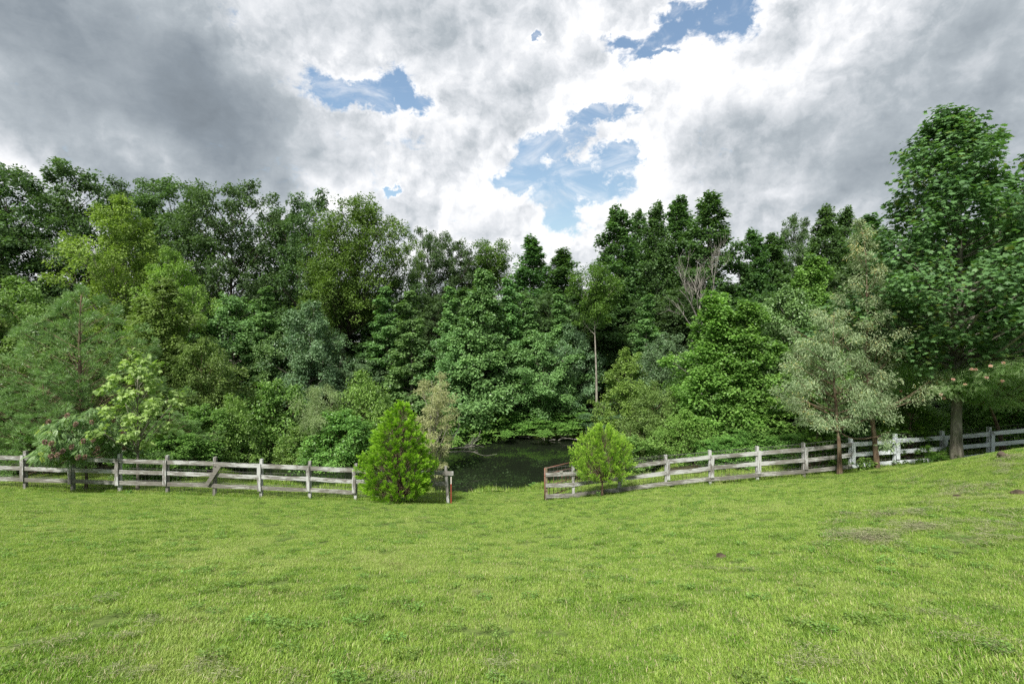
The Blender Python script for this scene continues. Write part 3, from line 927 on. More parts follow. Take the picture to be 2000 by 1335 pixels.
plant_tree('tulip1', 1700, 420, 40, 135, 'dark tree squeezed between the silvery tree and the big right tree', group=GT, rz=2.2)
plant_tree('tulip2', 1790, 470, 36, 184, 'dark tree hidden behind the big right-hand tree', group=GT, rz=3.2)
plant_tree('tulip2', 1950, 430, 34, 245, 'dark tree behind the right edge of the view', group=GT, rz=4.2)
# --- second layer
plant_tree('yellow', 242, 380, 35, 135, 'tall yellow-green tree standing out before the dark oaks', name='yellow_tree', rz=0.3)
plant_tree('yellow', 338, 487, 33, 95, 'small yellow-green treetop right of the tall yellow-green tree', name='yellow_tree', rz=2.4)
plant_tree('mid1', 55, 545, 31, 250, 'rounded mid-green tree at left behind the pine', rz=0.3)
plant_tree('mid2', -70, 560, 29, 240, 'mid-green tree cut off by the left edge', rz=1.3)
plant_tree('mid1', 20, 660, 26, 200, 'low leafy tree behind the left end of the fence', rz=2.3)
plant_tree('mid2', 325, 545, 30, 215, 'conical mid-green tree right of the pine', rz=1.3)
plant_tree('mid1', 395, 660, 29, 150, 'leafy green tree behind the pale sapling, to its right', rz=2.0)
plant_tree('gum2', 455, 575, 40, 170, 'dark green tree under the broad oak', group=GK, rz=1)
plant_tree('blue1', 605, 588, 37, 140, 'grey-green tree left of the leaning dark trunk', group=GK, rz=0.4)
plant_tree('gum2', 545, 650, 38, 120, 'dark tree by the sunlit clearing seen through the trunks', group=GK, rz=2.4)
plant_tree('blue1', 705, 700, 38.5, 140, 'layered green tree at the foot of the leaning trunk', group=GK, rz=1.4)
plant_tree('gum3', 803, 568, 37, 105, 'narrow conical tree above the dying tan tree', group=GK, rz=0.4)
plant_tree('gum1', 942, 528, 37, 165, 'large conical tree above the left end of the open water', group=GK, rz=1.4)
plant_tree('gum3', 990, 545, 38.5, 100, 'conical tree just right of the large conical one', group=GK, rz=2.9)
plant_tree('gum2', 1060, 648, 37, 140, 'dense round green tree above the middle of the pond', group=GK, rz=0.9)
plant_tree('blue1', 1112, 632, 38, 110, 'bluish-green tree left of the slender pale trunk', group=GK, rz=3.4)
plant_tree('gum2', 890, 640, 37, 120, 'dark round tree behind the dying tan tree', group=GK, rz=4.4)
plant_tree('blue1', 1195, 785, 34.5, 110, 'low drooping tree at the foot of the slender pale trunk', group=GK, rz=4.4)
plant_tree('maple1', 1232, 680, 33, 120, 'light green tree with loose top right of the slender trunk', rz=0.4)
plant_tree('blue1', 1300, 650, 33, 120, 'pale bluish tree left of the bright yellow-green tree', group=GK, rz=0.9)
plant_tree('mid1', 1275, 745, 29, 140, 'leafy green tree behind the small light juniper', rz=3.9)
plant_tree('maple3', 1392, 570, 28, 165, 'large bright yellow-green tree right of the bare dead tree', rz=0.4)
plant_tree('maple2', 1462, 588, 27, 165, 'bright green tree joined to the large yellow-green one', rz=1.4)
plant_tree('gum2', 1545, 560, 29, 150, 'green tree left of the silvery trees', rz=1.1)
plant_tree('maple2', 1590, 500, 31, 140, 'mid-green leafy tree rising behind the silvery trees', rz=2.4)
plant_tree('maple2', 1555, 720, 25, 150, 'leafy green tree under the left silvery crown', rz=3.3)
plant_tree('gum3', 755, 560, 39.5, 95, 'narrow spire behind the layered tree at the foot of the leaning trunk', group=GK, rz=0.7)
plant_tree('gum3', 880, 560, 39, 90, 'narrow dark spire between the dying tan tree and the large conical one', group=GK, rz=1.7)
plant_tree('gum3', 1090, 575, 38.6, 95, 'narrow spire above the bluish-green tree', group=GK, rz=2.7)
plant_tree('gum3', 1030, 585, 38.2, 90, 'narrow spire above the dense round green tree', group=GK, rz=3.7)
plant_tree('gum3', 1265, 575, 37, 90, 'narrow green spire behind the light green loose-topped tree', group=GK, rz=4.7)
plant_tree('gum3', 520, 560, 38, 95, 'narrow green spire by the sunlit clearing', group=GK, rz=5.7)
# understorey rows that close the wood
rng0 = random.Random(5)
row = [(60, 560, 41), (150, 590, 39), (240, 600, 41), (380, 570, 42), (510, 600, 43), (640, 640, 45), (740, 600, 43), (790, 545, 44), (690, 610, 46), (850, 580, 42),
       (905, 560, 44), (1010, 560, 43), (1085, 580, 42), (1140, 600, 42), (1200, 560, 41), (1260, 590, 42), (1320, 560, 41), (1380, 600, 40),
       (1440, 570, 39), (1500, 560, 38), (1640, 540, 35), (1740, 560, 32), (1860, 560, 31), (1990, 540, 30)]
for i, (px, tp, d) in enumerate(row):
    plant_tree(['oak1', 'oak3', 'tulip2', 'oak2'][i % 4], px, tp + rng0.randint(-15, 15), d, 130,
               'dark tree deep in the wood, its crown filling the space between taller trees', group=GU, rz=rng0.uniform(0, 6), name='understorey_tree')
for i, px in enumerate(range(30, 2000, 130)):
    plant_tree(['oak3', 'oak1', 'oak2'][i % 3], px, 575 + rng0.randint(-12, 12), 84 + rng0.uniform(-4, 4), 190,
               'distant tree on the far side of the hilltop, glimpsed between the nearer trunks', group='distant trees beyond the hilltop', rz=rng0.uniform(0, 6), name='distant_tree')
GS = 'shrubs along the pond and wood edge'
shr = [('bush2', 452, 770, 27, 105, 'bright green rounded shrub tree behind the crossed fence board', 'maple'),
       ('bush1', 535, 742, 30.5, 140, 'dark green overhanging shrub left of the pale shrub with rosy tips', None),
       ('bush3', 625, 752, 29, 85, 'pale grey-green shrub with rosy tips left of the large juniper', None),
       ('bush2', 708, 724, 30, 140, 'bright yellow-green shrub just behind and left of the large juniper', None),
       ('bush1', 670, 800, 28, 150, 'green shrub dipping to the water below the bright shrub', None),
       ('bush1', 590, 830, 28.5, 100, 'low dark shrub at the water left of the large juniper', None),
       ('bush1', 930, 790, 36, 160, 'low bright shrub hanging over the far shore at left', None),
       ('bush1', 1010, 800, 36.4, 120, 'low green shrub hanging over the middle of the far shore', None),
       ('bush1', 1100, 800, 36.4, 140, 'green shrub over the far shore near the dead branches', None),
       ('bush1', 395, 790, 26, 120, 'leafy shrub behind the fence left of the bright rounded shrub', None),
       ('bush1', 330, 840, 24, 140, 'low green bush behind the fence right of the sapling', None),
       ('bush1', 70, 830, 24.5, 170, 'low green bush behind the left end of the fence', None),
       ('bush1', -30, 800, 25, 170, 'green bush cut by the left edge behind the fence', None),
       ('bush2', 1340, 800, 26, 130, 'leafy yellow-green bush behind the fence right of the light juniper', None),
       ('bush1', 1420, 850, 24, 110, 'low bush showing between the boards under the bright green tree', None),
       ('bush1', 1480, 825, 25, 130, 'green bush behind the fence below the bright green tree', None),
       ('bush1', 1560, 845, 23, 130, 'green bush behind the fence left of the left silvery trunk', None),
       ('bush1', 1665, 790, 23.5, 150, 'dark leafy bush behind the fence between the silvery trunks', None),
       ('bush2', 1810, 790, 22.5, 130, 'yellow-green bush behind the fence left of the thick trunk', None),
       ('bush1', 1745, 760, 24, 130, 'leafy bush under the mimosa at the fence', None),
       ('bush1', 1900, 760, 22.5, 140, 'green bush behind the fence right of the thick trunk', None),
       ('bush2', 1985, 740, 23, 140, 'green bush behind the fence at the right edge', None),
       ('bush1', 2060, 700, 22, 200, 'tall bush beyond the right edge of the view', None),
       ('bush1', 1235, 850, 27, 110, 'low bush at the water behind the light juniper', None)]
for k, px, tp, d, w, lab, mm in shr:
    plant_tree(k, px, tp, d, w, lab, 'shrub', GS, name='shrub')

# --- characters near the fence
plant_tree('pine', 160, 562, 25, 265, 'bushy pine with tufted needles behind the left fence', name='pine_tree', rz=0.4)
plant_tree('pine', 90, 720, 23.5, 190, 'smaller pine low at the left of the bushy pine', name='pine_tree', rz=2.4)
plant_tree('pine', 330, 800, 24.5, 150, 'low spreading pine bough tree right of the sapling', name='pine_tree', rz=3.4)
plant_tree('sapling', 269, 682, 19.55, 120, 'pale green sapling with large lobed leaves behind the left fence', name='sapling', rz=0)
su = plant_tree('sumac', 168, 798, 19.6, 150, 'leaning sumac with dusky pink seed heads over the left fence', name='sumac_tree', rz=0)
plant_tree('juniper1', 779, 786, 18.45, 126, 'large bright green juniper before the left end of the gap', 'shrub', name='juniper', rz=0.3)
plant_tree('juniper2', 1176, 826, 18.6, 100, 'smaller light green juniper right of the pipe gate', 'shrub', name='juniper', rz=0.9)
plant_tree('juniper3', 1592, 815, 20.2, 75, 'dark juniper behind the fence at the left silvery trunk', 'shrub', name='juniper', rz=0.9)
plant_tree('juniper3', 1772, 765, 19.9, 95, 'dark feathery juniper poking through the right fence boards', 'shrub', name='juniper', rz=2.9)
plant_tree('silver1', 1640, 600, 18.7, 215, 'broad silvery tree on a brown trunk before the fence, left of its pair', name='silver_tree', rz=0)
plant_tree('silver2', 1713, 430, 18.75, 165, 'tall silvery tree with drooping leaves, right of its pair', name='silver_tree', rz=0)
plant_tree('big', 1868, 208, 18.6, 350, 'tall dark tree with large lobed leaves and thick grey trunk', name='big_leaf_tree', rz=0.5)
plant_tree('big', 2040, 285, 21, 300, 'second large-leaved tree, its crown cut by the right edge', name='big_leaf_tree', rz=2.5)
plant_tree('mimosa', 1960, 692, 20.2, 300, 'spreading mimosa with pink blossoms behind the right fence', name='mimosa_tree', rz=0)
plant_tree('willow', 848, 728, 25.5, 70, 'dying tan tree with wispy leaves at the left end of the water', name='dying_tree', rz=0.6)

# seed heads on the sumac, blossoms on the mimosa
rs = np.random.default_rng(3)


def tuft_mesh(name, n, ls, mat, elong=1.0, seed=0):
    r = np.random.default_rng(seed)
    d = unit(r.normal(0, 1, (n, 3)))
    P = d * np.array([1, 1, elong]) * ls * 0.5
    return scatter_leaves(name, P, unit(d + r.normal(0, .3, (n, 3))), unit(np.cross(d, r.normal(0, 1, (n, 3)))), np.full(n, ls), 'kite', r.uniform(0, 1, n), mat)


seed_me = tuft_mesh('seed_head', 150, 0.06, M['seed'], 2.2)
seed_px = [(212, 790), (96, 812), (150, 830), (183, 822), (228, 820), (242, 845), (92, 862), (105, 864), (142, 870), (127, 880), (115, 886), (184, 858), (166, 860),
           (193, 872), (247, 873), (168, 890), (155, 897), (108, 876), (131, 793), (103, 890)]
bpy.context.view_layer.update()


def hang_on(root, me, name, pixels, rg_):
    """fix small pieces to the outer leaves of a crown"""
    cr_ = [c for c in root.children if c.name.startswith('crown')][0]
    V = np.empty(len(cr_.data.vertices) * 3); cr_.data.vertices.foreach_get('co', V)
    V = V.reshape(-1, 3)[::5]
    Mw = np.array(cr_.matrix_world)
    W = V @ Mw[:3, :3].T + Mw[:3, 3]
    sx_ = 1000 + W[:, 0] / W[:, 1] * F; sy_ = HORIZON - W[:, 2] / W[:, 1] * F
    inv_ = root.matrix_world.inverted()
    for (px, py) in pixels:
        cost = np.hypot(sx_ - px, sy_ - py) + 14 * (W[:, 1] - W[:, 1].min())
        w = W[np.argmin(cost)]
        o = link(name, me, root)
        o.matrix_parent_inverse = inv_
        o.location = (w[0], w[1] - 0.05, w[2])
        o.rotation_euler = (rg_.uniform(-.5, .5), rg_.uniform(-.5, .5), rg_.uniform(0, 6))


hang_on(su, seed_me, 'seed_head', seed_px, rs)
mi = [o for o in bpy.data.objects if o.name == 'mimosa_tree'][0]
bl_me = tuft_mesh('blossom', 90, 0.042, M['blossom'], 0.6)
hang_on(mi, bl_me, 'blossom', [(1757, 762), (1801, 782), (1842, 776), (1836, 769), (1856, 737), (1895, 719), (1902, 717), (1932, 711), (1955, 706), (1925, 734), (1957, 745), (1883, 750)], rs)


# ------------------------------------------------------------------ dead wood
def branch(mb, p, d, length, r, level, rg, spread=0.6, up=0.15, kids=4):
    n = 6
    pts, rad = [np.array(p, float)], [r]
    d = np.array(d, float)
    for i in range(n):
        d = d + rg.normal(0, 0.13, 3) + np.array([0, 0, up * 0.35])
        d /= np.linalg.norm(d)
        pts.append(pts[-1] + d * length / n)
        rad.append(r * (1 - 0.75 * (i + 1) / n) + 0.003)
    mb.tube(pts, rad, 6 if level > 1 else 4, False)
    if level <= 0:
        return
    for i in range(kids):
        k = rg.integers(2, n)
        dd = d * 0.7 + rg.normal(0, spread, 3) + np.array([0, 0, up])
        dd /= np.linalg.norm(dd)
        branch(mb, pts[k], dd, length * rg.uniform(0.45, 0.75), rad[k] * 0.6, level - 1, rg, spread, up, kids)


def dead_thing(name, label, cat, loc, starts, seed, mat='dead'):
    rg = np.random.default_rng(seed)
    t = empty(name, loc)
    tag(t, label, cat)
    for (p, d, l, r, lev, spread, up, kids) in starts:
        mb = MB()
        branch(mb, p, d, l, r, lev, rg, spread, up, kids)
        mb.build('limb', M[mat], t)
    return t


dx0 = (1362 - 1000) * 39 / F
dzg = gz(dx0, 39)
ztop = (HORIZON - 640) * 39 / F - dzg
dt = dead_thing('dead_tree', 'bare pale dead tree with fan of upright branches above the bright trees', 'tree', (dx0, 38.2, dzg), [
    ((0, 0, -0.3), (0.02, 0, 1), ztop + 0.5, 0.20, 0, 0.3, 0.1, 0),
    ((0, 0, ztop), (-0.22, 0, 1), 3.8, 0.085, 3, 0.30, 0.25, 4), ((0, 0, ztop + .2), (0.35, 0, 1), 3.9, 0.09, 3, 0.30, 0.25, 4),
    ((0, 0, ztop - 0.2), (0.02, 0, 1), 3.8, 0.085, 3, 0.32, 0.25, 4), ((0, 0, ztop - 0.5), (-1, -0.2, 0.7), 3.2, 0.05, 2, 0.4, 0.05, 4)], 7)
p0 = at(872, 878, 26.5)
dead_thing('fallen_branch', 'bleached fallen branch reaching over the water right of the dying tree', 'branch', tuple(p0), [
    ((-0.3, 0, 0), (1, 0.1, 0.08), 1.9, 0.035, 2, 0.35, 0.02, 4), ((-0.2, 0.1, -0.15), (1, 0.3, -0.05), 2.0, 0.03, 1, 0.3, 0.0, 3),
    ((-0.1, 0.1, 0.1), (0.6, 0.3, 0.6), 1.5, 0.03, 2, 0.4, 0.1, 3), ((-0.3, 0, 0), (0.1, 0, -1), 1.0, 0.03, 0, 0.3, -0.1, 0)], 12)
for k, (px, py, dd, sgn, lab) in enumerate([(1030, 856, 35.0, 1, 'grey dead branch lying on the middle of the far shore'),
                                            (1085, 868, 34.2, -1, 'grey dead branch dipping in the water left of the light juniper'),
                                            (1122, 858, 33.8, 1, 'tangled dead twigs on the far shore beside the light juniper')]):
    pz = at(px, py, dd)
    dead_thing('fallen_branch', lab, 'branch', (pz.x, pz.y, max(pz.z, -6.95)), [
        ((0, 0, 0.05), (sgn, 0.1, 0.1), 1.6, 0.03, 2, 0.45, 0.03, 3), ((0.2, 0, 0), (-sgn, 0.2, 0.25), 1.1, 0.025, 1, 0.4, 0.03, 3)], 20 + k)


# ------------------------------------------------------------------ fences
def rough_box(mb, p0, p1, h, th, rg, seg=6, sag=0.0):
    """a board between two points: cross-section th (depth) x h, slightly warped and chipped"""
    p0, p1 = Vector(p0), Vector(p1)
    ax = (p1 - p0)
    side = Vector((0, 1, 0))
    upv = Vector((1, 0, 0)) if abs(ax.normalized().z) > 0.8 else Vector((0, 0, 1))
    b = len(mb.v)
    for i in range(seg + 1):
        t = i / seg
        c = p0 + ax * t + Vector((0, rg.uniform(-.004, .004), -sag * 4 * t * (1 - t)))
        if upv.x > 0.5:
            c = p0 + ax * t + Vector((rg.uniform(-.003, .003), rg.uniform(-.003, .003), 0))
        hh = h / 2
        for (sy, sz) in ((-1, -1), (1, -1), (1, 1), (-1, 1)):
            mb.v.append(tuple(c + side * sy * th / 2 + upv * (sz * hh + rg.uniform(-.004, .004))))
    for i in range(seg):
        o = b + i * 4
        for j in range(4):
            j2 = (j + 1) % 4
            mb.f.append((o + j, o + j2, o + 4 + j2, o + 4 + j))
    mb.f.append((b + 3, b + 2, b + 1, b))
    o = b + seg * 4
    mb.f.append((o, o + 1, o + 2, o + 3))


def wire_panel(name, parent, pts, z0, z1, nh, spacing, mat):
    """woven stock wire following the fence line"""
    mb = MB()
    P = np.array(pts)
    L = np.concatenate([[0], np.cumsum(np.linalg.norm(np.diff(P, axis=0), axis=1))])
    n = int(L[-1] / spacing)
    rg = random.Random(4)
    hs = np.linspace(z0, z1, nh)
    s = np.linspace(0, L[-1], n)
    X = np.stack([np.interp(s, L, P[:, i]) for i in range(3)], -1)

    def strip(a, b, r=0.0045):
        a, b = Vector(a), Vector(b)
        d = (b - a).normalized()
        u = d.cross(Vector((0, 1, 0))).normalized() * r
        w = Vector((0, r, 0))
        k = len(mb.v)
        for q_ in (a, b):
            for o_ in (u, w, -u, -w):
                mb.v.append(tuple(q_ + o_))
        for j in range(4):
            mb.f.append((k + j, k + (j + 1) % 4, k + 4 + (j + 1) % 4, k + 4 + j))
    for i in range(n):
        strip(X[i] + np.array([0, 0, z0]), X[i] + np.array([rg.uniform(-.01, .01), 0, z1]))
    step = 6
    for h in hs:
        for i in range(0, n - 1, step):
            j = min(i + step, n - 1)
            strip(X[i] + np.array([0, 0, h]), X[j] + np.array([0, 0, h]))
    o = mb.build(name, mat, parent, False)
    o['kind'] = 'stuff'
    return o


def build_fence(name, label, posts, board_z=(1.30, 0.865, 0.43), new_from=None, group=None, skip=(), cross=None, first_thin=False):
    rg = random.Random(len(posts))
    x0, z0 = (posts[0][0] - 1000) * FENCE_Y / F, 0
    root = empty(name, ((posts[0][0] - 1000) * FENCE_Y / F, FENCE_Y, (HORIZON - posts[0][2]) * FENCE_Y / F))
    tag(root, label, 'fence', group)
    R0 = Vector(root.location)
    line = []
    for (px, tp, bs) in posts:
        X = (px - 1000) * FENCE_Y / F
        zb = (HORIZON - bs) * FENCE_Y / F
        zt = (HORIZON - tp) * FENCE_Y / F
        line.append((X, zb, zt))
    for i, (X, zb, zt) in enumerate(line):
        new = new_from is not None and posts[i][0] >= new_from
        mb = MB()
        tilt = rg.uniform(-0.03, 0.03)
        if posts[i][0] == 873: tilt = -0.09
        w = 0.105 if not (first_thin and i == 0) else 0.10
        rough_box(mb, Vector((X - tilt * 0.6, FENCE_Y + 0.06, zb - 0.3)) - R0, Vector((X + tilt * 0.6 - (0.0 if posts[i][0] != 873 else 0), FENCE_Y + 0.06, zt)) - R0, w, 0.11, rg, 7)
        mt = M['post_new'] if new else M['post']
        if first_thin and i < 1: mt = M['post_brown']
        mb.build('post', mt, root, False)
        # cover board nailed over the joints
        top_z = zt - 0.17; bot = zb + 0.34
        if posts[i][0] not in (873, 1067, 1120, 418):
            mb = MB()
            ox = (-0.035 if posts[i][0] < 1000 else 0.04)
            rough_box(mb, Vector((X + ox + rg.uniform(-.01, .01), FENCE_Y - 0.065, bot + rg.uniform(-.02, .03))) - R0,
                      Vector((X + ox + rg.uniform(-.01, .01), FENCE_Y - 0.065, top_z + rg.uniform(-.02, .02))) - R0, 0.135, 0.026, rg, 5)
            mb.build('cover_board', mt, root, False)
    for i in range(len(line) - 1):
        (Xa, za, ta), (Xb, zb, tb) = line[i], line[i + 1]
        for k, off in enumerate((0.255, 0.685, 1.12)):
            if (i, k) in skip:
                continue
            new = new_from is not None and posts[i][0] >= new_from - 50
            a = Vector((Xa, FENCE_Y - 0.022, ta - off + rg.uniform(-.012, .012)))
            b = Vector((Xb, FENCE_Y - 0.022, tb - off + rg.uniform(-.012, .012)))
            if posts[i + 1][0] == 873 and k == 0:
                b.x += 0.26; b.z -= 0.01
            if posts[i][0] == 1067 and k < 3:
                a.x -= 0.03
            a.x += 0.004; b.x -= 0.004
            mb = MB()
            rough_box(mb, a - R0, b - R0, 0.155, 0.026, rg, 8, rg.uniform(-.01, .02))
            mb.build('rail', M['board_new'] if new else (M['board_low'] if k == 2 else M['board']), root, False)
    if cross:
        mb = MB()
        (pa, pb) = cross
        A = at(*pa, FENCE_Y); B = at(*pb, FENCE_Y)
        A.y = B.y = FENCE_Y - 0.10
        dirv = (B - A)
        nrm = Vector((dirv.z, 0, -dirv.x)).normalized()
        b0 = len(mb.v)
        for c in (A, B):
            for sy, sn in ((-1, -1), (1, -1), (1, 1), (-1, 1)):
                mb.v.append(tuple(c + Vector((0, sy * 0.018, 0)) + nrm * sn * 0.075 - R0))
        for q_ in ((0, 1, 5, 4), (1, 2, 6, 5), (2, 3, 7, 6), (3, 0, 4, 7), (3, 2, 1, 0), (4, 5, 6, 7)):
            mb.f.append(tuple(b0 + j for j in q_))
        o = mb.build('loose_board', M['board_low'], root, False)
        o['label'] = 'loose grey board hanging diagonally across the rails'
    pts = [(X - R0.x, 0.125, zb - R0.z) for X, zb, zt in line]
    wire_panel('wire_mesh', root, pts, 0.04, 1.30, 9, 0.155, M['wire'])
    return root


build_fence('board_fence', 'weathered white three-board fence left of the gap, with a loose crossed board', POSTS_L, group='board fences across the lawn',
            skip=((9, 2), (8, 2)), cross=((407, 944), (431, 908)))
fr = build_fence('board_fence', 'white three-board fence climbing right from the pipe gate', POSTS_R, new_from=1663, group='board fences across the lawn', first_thin=True)
# strands of wire above the top rail of the right fence
mb = MB()
R0 = Vector(fr.location)
pts = [Vector(((px - 1000) * FENCE_Y / F, FENCE_Y + 0.13, (HORIZON - tp) * FENCE_Y / F - 0.07)) - R0 for px, tp, bs in POSTS_R[1:9]]
mb.tube([tuple(p) for p in pts], 0.006, 4)
mb.build('top_wire', M['wire'], fr)
mb = MB()
c = at(1096, 920.5, FENCE_Y - 0.05)
mb.box(tuple(c - R0), (0.12, 0.012, 0.085))
o = mb.build('small_plate', M['plate'], fr, False)

# red and white steel post at the gap
t = empty('steel_post', tuple(at(881, 984, FENCE_Y)))
tag(t, 'thin red steel post with white top at the left side of the gap', 'post')
h = 54 * FENCE_Y / F
mb = MB(); mb.box((0, 0, h * 0.37 - 0.1), (0.045, 0.012, h * 0.74 + 0.2)); mb.box((0, 0.018, h * 0.37 - 0.1), (0.012, 0.024, h * 0.74 + 0.2)); mb.build('shaft', M['post_red'], t, False)
mb = MB(); mb.box((0, 0, h * 0.87), (0.045, 0.012, h * 0.26)); mb.box((0, 0.018, h * 0.87), (0.012, 0.024, h * 0.26)); mb.build('painted_tip', M['post_white'], t, False)

# open pipe gate swung back behind the first bay
ga = at(1064, 975, FENCE_Y + 0.02)
hgt = 62 * FENCE_Y / F
gate = empty('pipe_gate', tuple(ga))
tag(gate, 'open rusty red pipe gate swung back behind the first fence bay', 'gate')
ge = at(1127, 963, 21.9)
dv = Vector((ge.x - ga.x, ge.y - ga.y, ge.z - ga.z))


def gp(t, z):
    return (dv.x * t, dv.y * t, dv.z * t * 0.6 + z)


def rail(name, a, b, r, mat, k=8):
    mb = MB(); mb.tube([a, tuple((Vector(a) + Vector(b)) / 2), b], r, k); return mb.build(name, M[mat], gate)


rail('frame_tube', gp(0, -0.05), gp(0, hgt), 0.026, 'rust')
rail('frame_tube', gp(1, 0.02), gp(1, hgt), 0.024, 'rust')
for z in (0.10, 0.52, 0.99):
    rail('cross_tube', gp(0, z), gp(1, z), 0.02, 'rust_dark' if z < 0.3 else 'rust')
rail('frame_tube', gp(0, hgt - 0.02), gp(1, hgt - 0.02), 0.024, 'rust')
for k in range(1, 8):
    rail('upright_bar', gp(k / 8, 0.10), gp(k / 8, 0.98), 0.012, 'rust_dark' if k % 2 else 'rust', 6)
for z in (0.35, 0.95):
    mb = MB(); mb.box((0.03, 0.0, z), (0.10, 0.05, 0.035)); mb.build('hinge', M['rust_dark'], gate, False)
mb = MB()
for z in (0.2, 0.4, 0.65, 0.85):
    mb.tube([gp(0, z), gp(1, z)], 0.003, 4)
for k in range(24):
    mb.tube([gp(k / 24, 0.1), gp(k / 24, 1.0)], 0.0025, 3)
o = mb.build('wire_mesh', M['wire'], gate, False); o['kind'] = 'stuff'

# ------------------------------------------------------------------ grass
PROTO = bpy.data.collections.new('grass_tufts')      # not linked: source tufts for the scatter


def grass_patch(i, n, rad, hmin, hmax, wid, bend=0.5, lie=0.0):
    r = np.random.default_rng(900 + i)
    rr = rad * np.sqrt(r.uniform(0, 1, n))
    a = r.uniform(0, 2 * pi, n)
    B = np.stack([rr * np.cos(a), rr * np.sin(a), np.full(n, -0.012)], -1)
    # blades come in small tillers
    B[:, :2] += 0.012 * np.sin(B[:, 1::-1][:, :2] * 40)
    h = r.uniform(hmin, hmax, n) * r.uniform(0.7, 1.1, n)
    az_ = r.uniform(0, 2 * pi, n)
    d = np.stack([np.cos(az_), np.sin(az_), np.zeros(n)], -1)
    s = np.stack([-np.sin(az_ + r.normal(0, .5, n)), np.cos(az_), np.zeros(n)], -1)
    s = unit(s)
    ln = r.uniform(0.15, 1.0, n) * bend + lie
    up_ = np.array([0, 0, 1.0])
    w = wid * r.uniform(0.7, 1.3, n)
    p1 = B + (up_ * 0.55 + d * (0.30 * ln)[:, None]) * h[:, None]
    p2 = B + (up_ * (0.95 - 0.35 * ln)[:, None] + d * (0.95 * ln)[:, None]) * h[:, None]
    V = np.stack([B - s * w[:, None] / 2, B + s * w[:, None] / 2, p1 + s * w[:, None] * 0.42, p1 - s * w[:, None] * 0.42, p2], 1)
    idx = np.arange(n)[:, None] * 5
    loops = (idx + np.array([0, 1, 2, 3, 3, 2, 4])[None, :]).ravel()
    counts = np.tile([4, 3], n)
    tone = np.clip(r.beta(2.0, 1.7, n) * 0.86 + (r.uniform(0, 1, n) < 0.14) * 0.5, 0, 1)
    me = mesh_np('grass_tuft', V.reshape(-1, 3), loops, counts, M['grass'], False, np.repeat(tone, 5))
    o = bpy.data.objects.new('grass_tuft', me)
    return o


def scatter_object(name, label, protos, pts, rots, scl, pick, kind='stuff'):
    coll = bpy.data.collections.new(name + '_source')
    for p_ in protos:
        coll.objects.link(p_)
    me = bpy.data.meshes.new(name)
    me.vertices.add(len(pts))
    me.vertices.foreach_set('co', np.asarray(pts, np.float32).ravel())
    a = me.attributes.new('rot', 'FLOAT_VECTOR', 'POINT'); a.data.foreach_set('vector', np.asarray(rots, np.float32).ravel())
    a = me.attributes.new('scl', 'FLOAT', 'POINT'); a.data.foreach_set('value', np.asarray(scl, np.float32))
    a = me.attributes.new('pick', 'INT', 'POINT'); a.data.foreach_set('value', np.asarray(pick, np.int32))
    me.update()
    o = link(name, me)
    tag(o, label, kind=kind)
    ng = bpy.data.node_groups.new(name, 'GeometryNodeTree')
    ng.interface.new_socket('Geometry', in_out='INPUT', socket_type='NodeSocketGeometry')
    ng.interface.new_socket('Geometry', in_out='OUTPUT', socket_type='NodeSocketGeometry')
    N = ng.nodes.new
    gi, go_ = N('NodeGroupInput'), N('NodeGroupOutput')
    iop = N('GeometryNodeInstanceOnPoints'); ci = N('GeometryNodeCollectionInfo')
    ci.inputs['Collection'].default_value = coll
    ci.inputs['Separate Children'].default_value = True
    ci.inputs['Reset Children'].default_value = True
    iop.inputs['Pick Instance'].default_value = True
    def attr(nm, ty):
        n = N('GeometryNodeInputNamedAttribute'); n.data_type = ty; n.inputs['Name'].default_value = nm
        return n.outputs['Attribute']
    L = ng.links.new
    L(gi.outputs[0], iop.inputs['Points'])
    L(ci.outputs[0], iop.inputs['Instance'])
    L(attr('pick', 'INT'), iop.inputs['Instance Index'])
    e2r = N('FunctionNodeEulerToRotation')
    L(attr('rot', 'FLOAT_VECTOR'), e2r.inputs[0])
    L(e2r.outputs[0], iop.inputs['Rotation'])
    L(attr('scl', 'FLOAT'), iop.inputs['Scale'])
    L(iop.outputs[0], go_.inputs[0])
    md = o.modifiers.new('scatter', 'NODES'); md.node_group = ng
    return o


def surface_frames(pts, rg):
    """euler angles that stand a tuft on the slope with a random turn"""
    x, y = pts[:, 0], pts[:, 1]
    e = 0.15
    nx = -(ground(x + e, y) - ground(x - e, y)) / (2 * e)
    ny = -(ground(x, y + e) - ground(x, y - e)) / (2 * e)
    out = np.zeros((len(pts), 3))
    for i in range(len(pts)):
        n = Vector((nx[i], ny[i], 1)).normalized()
        M_ = n.to_track_quat('Z', 'Y').to_matrix() @ Matrix.Rotation(rg.uniform(0, 6.283), 3, 'Z')
        out[i] = M_.to_euler()
    return out


rg = np.random.default_rng(77)


def in_view(x, y, margin=2.0):
    return np.abs(x) < 1.08 * y + margin


sp = 0.30
X, Y = np.meshgrid(np.arange(-26, 27, sp), np.arange(1.2, 24.6, sp))
X = X.ravel() + rg.uniform(-.13, .13, X.size); Y = Y.ravel() + rg.uniform(-.13, .13, Y.size)
Zg = ground(X, Y)
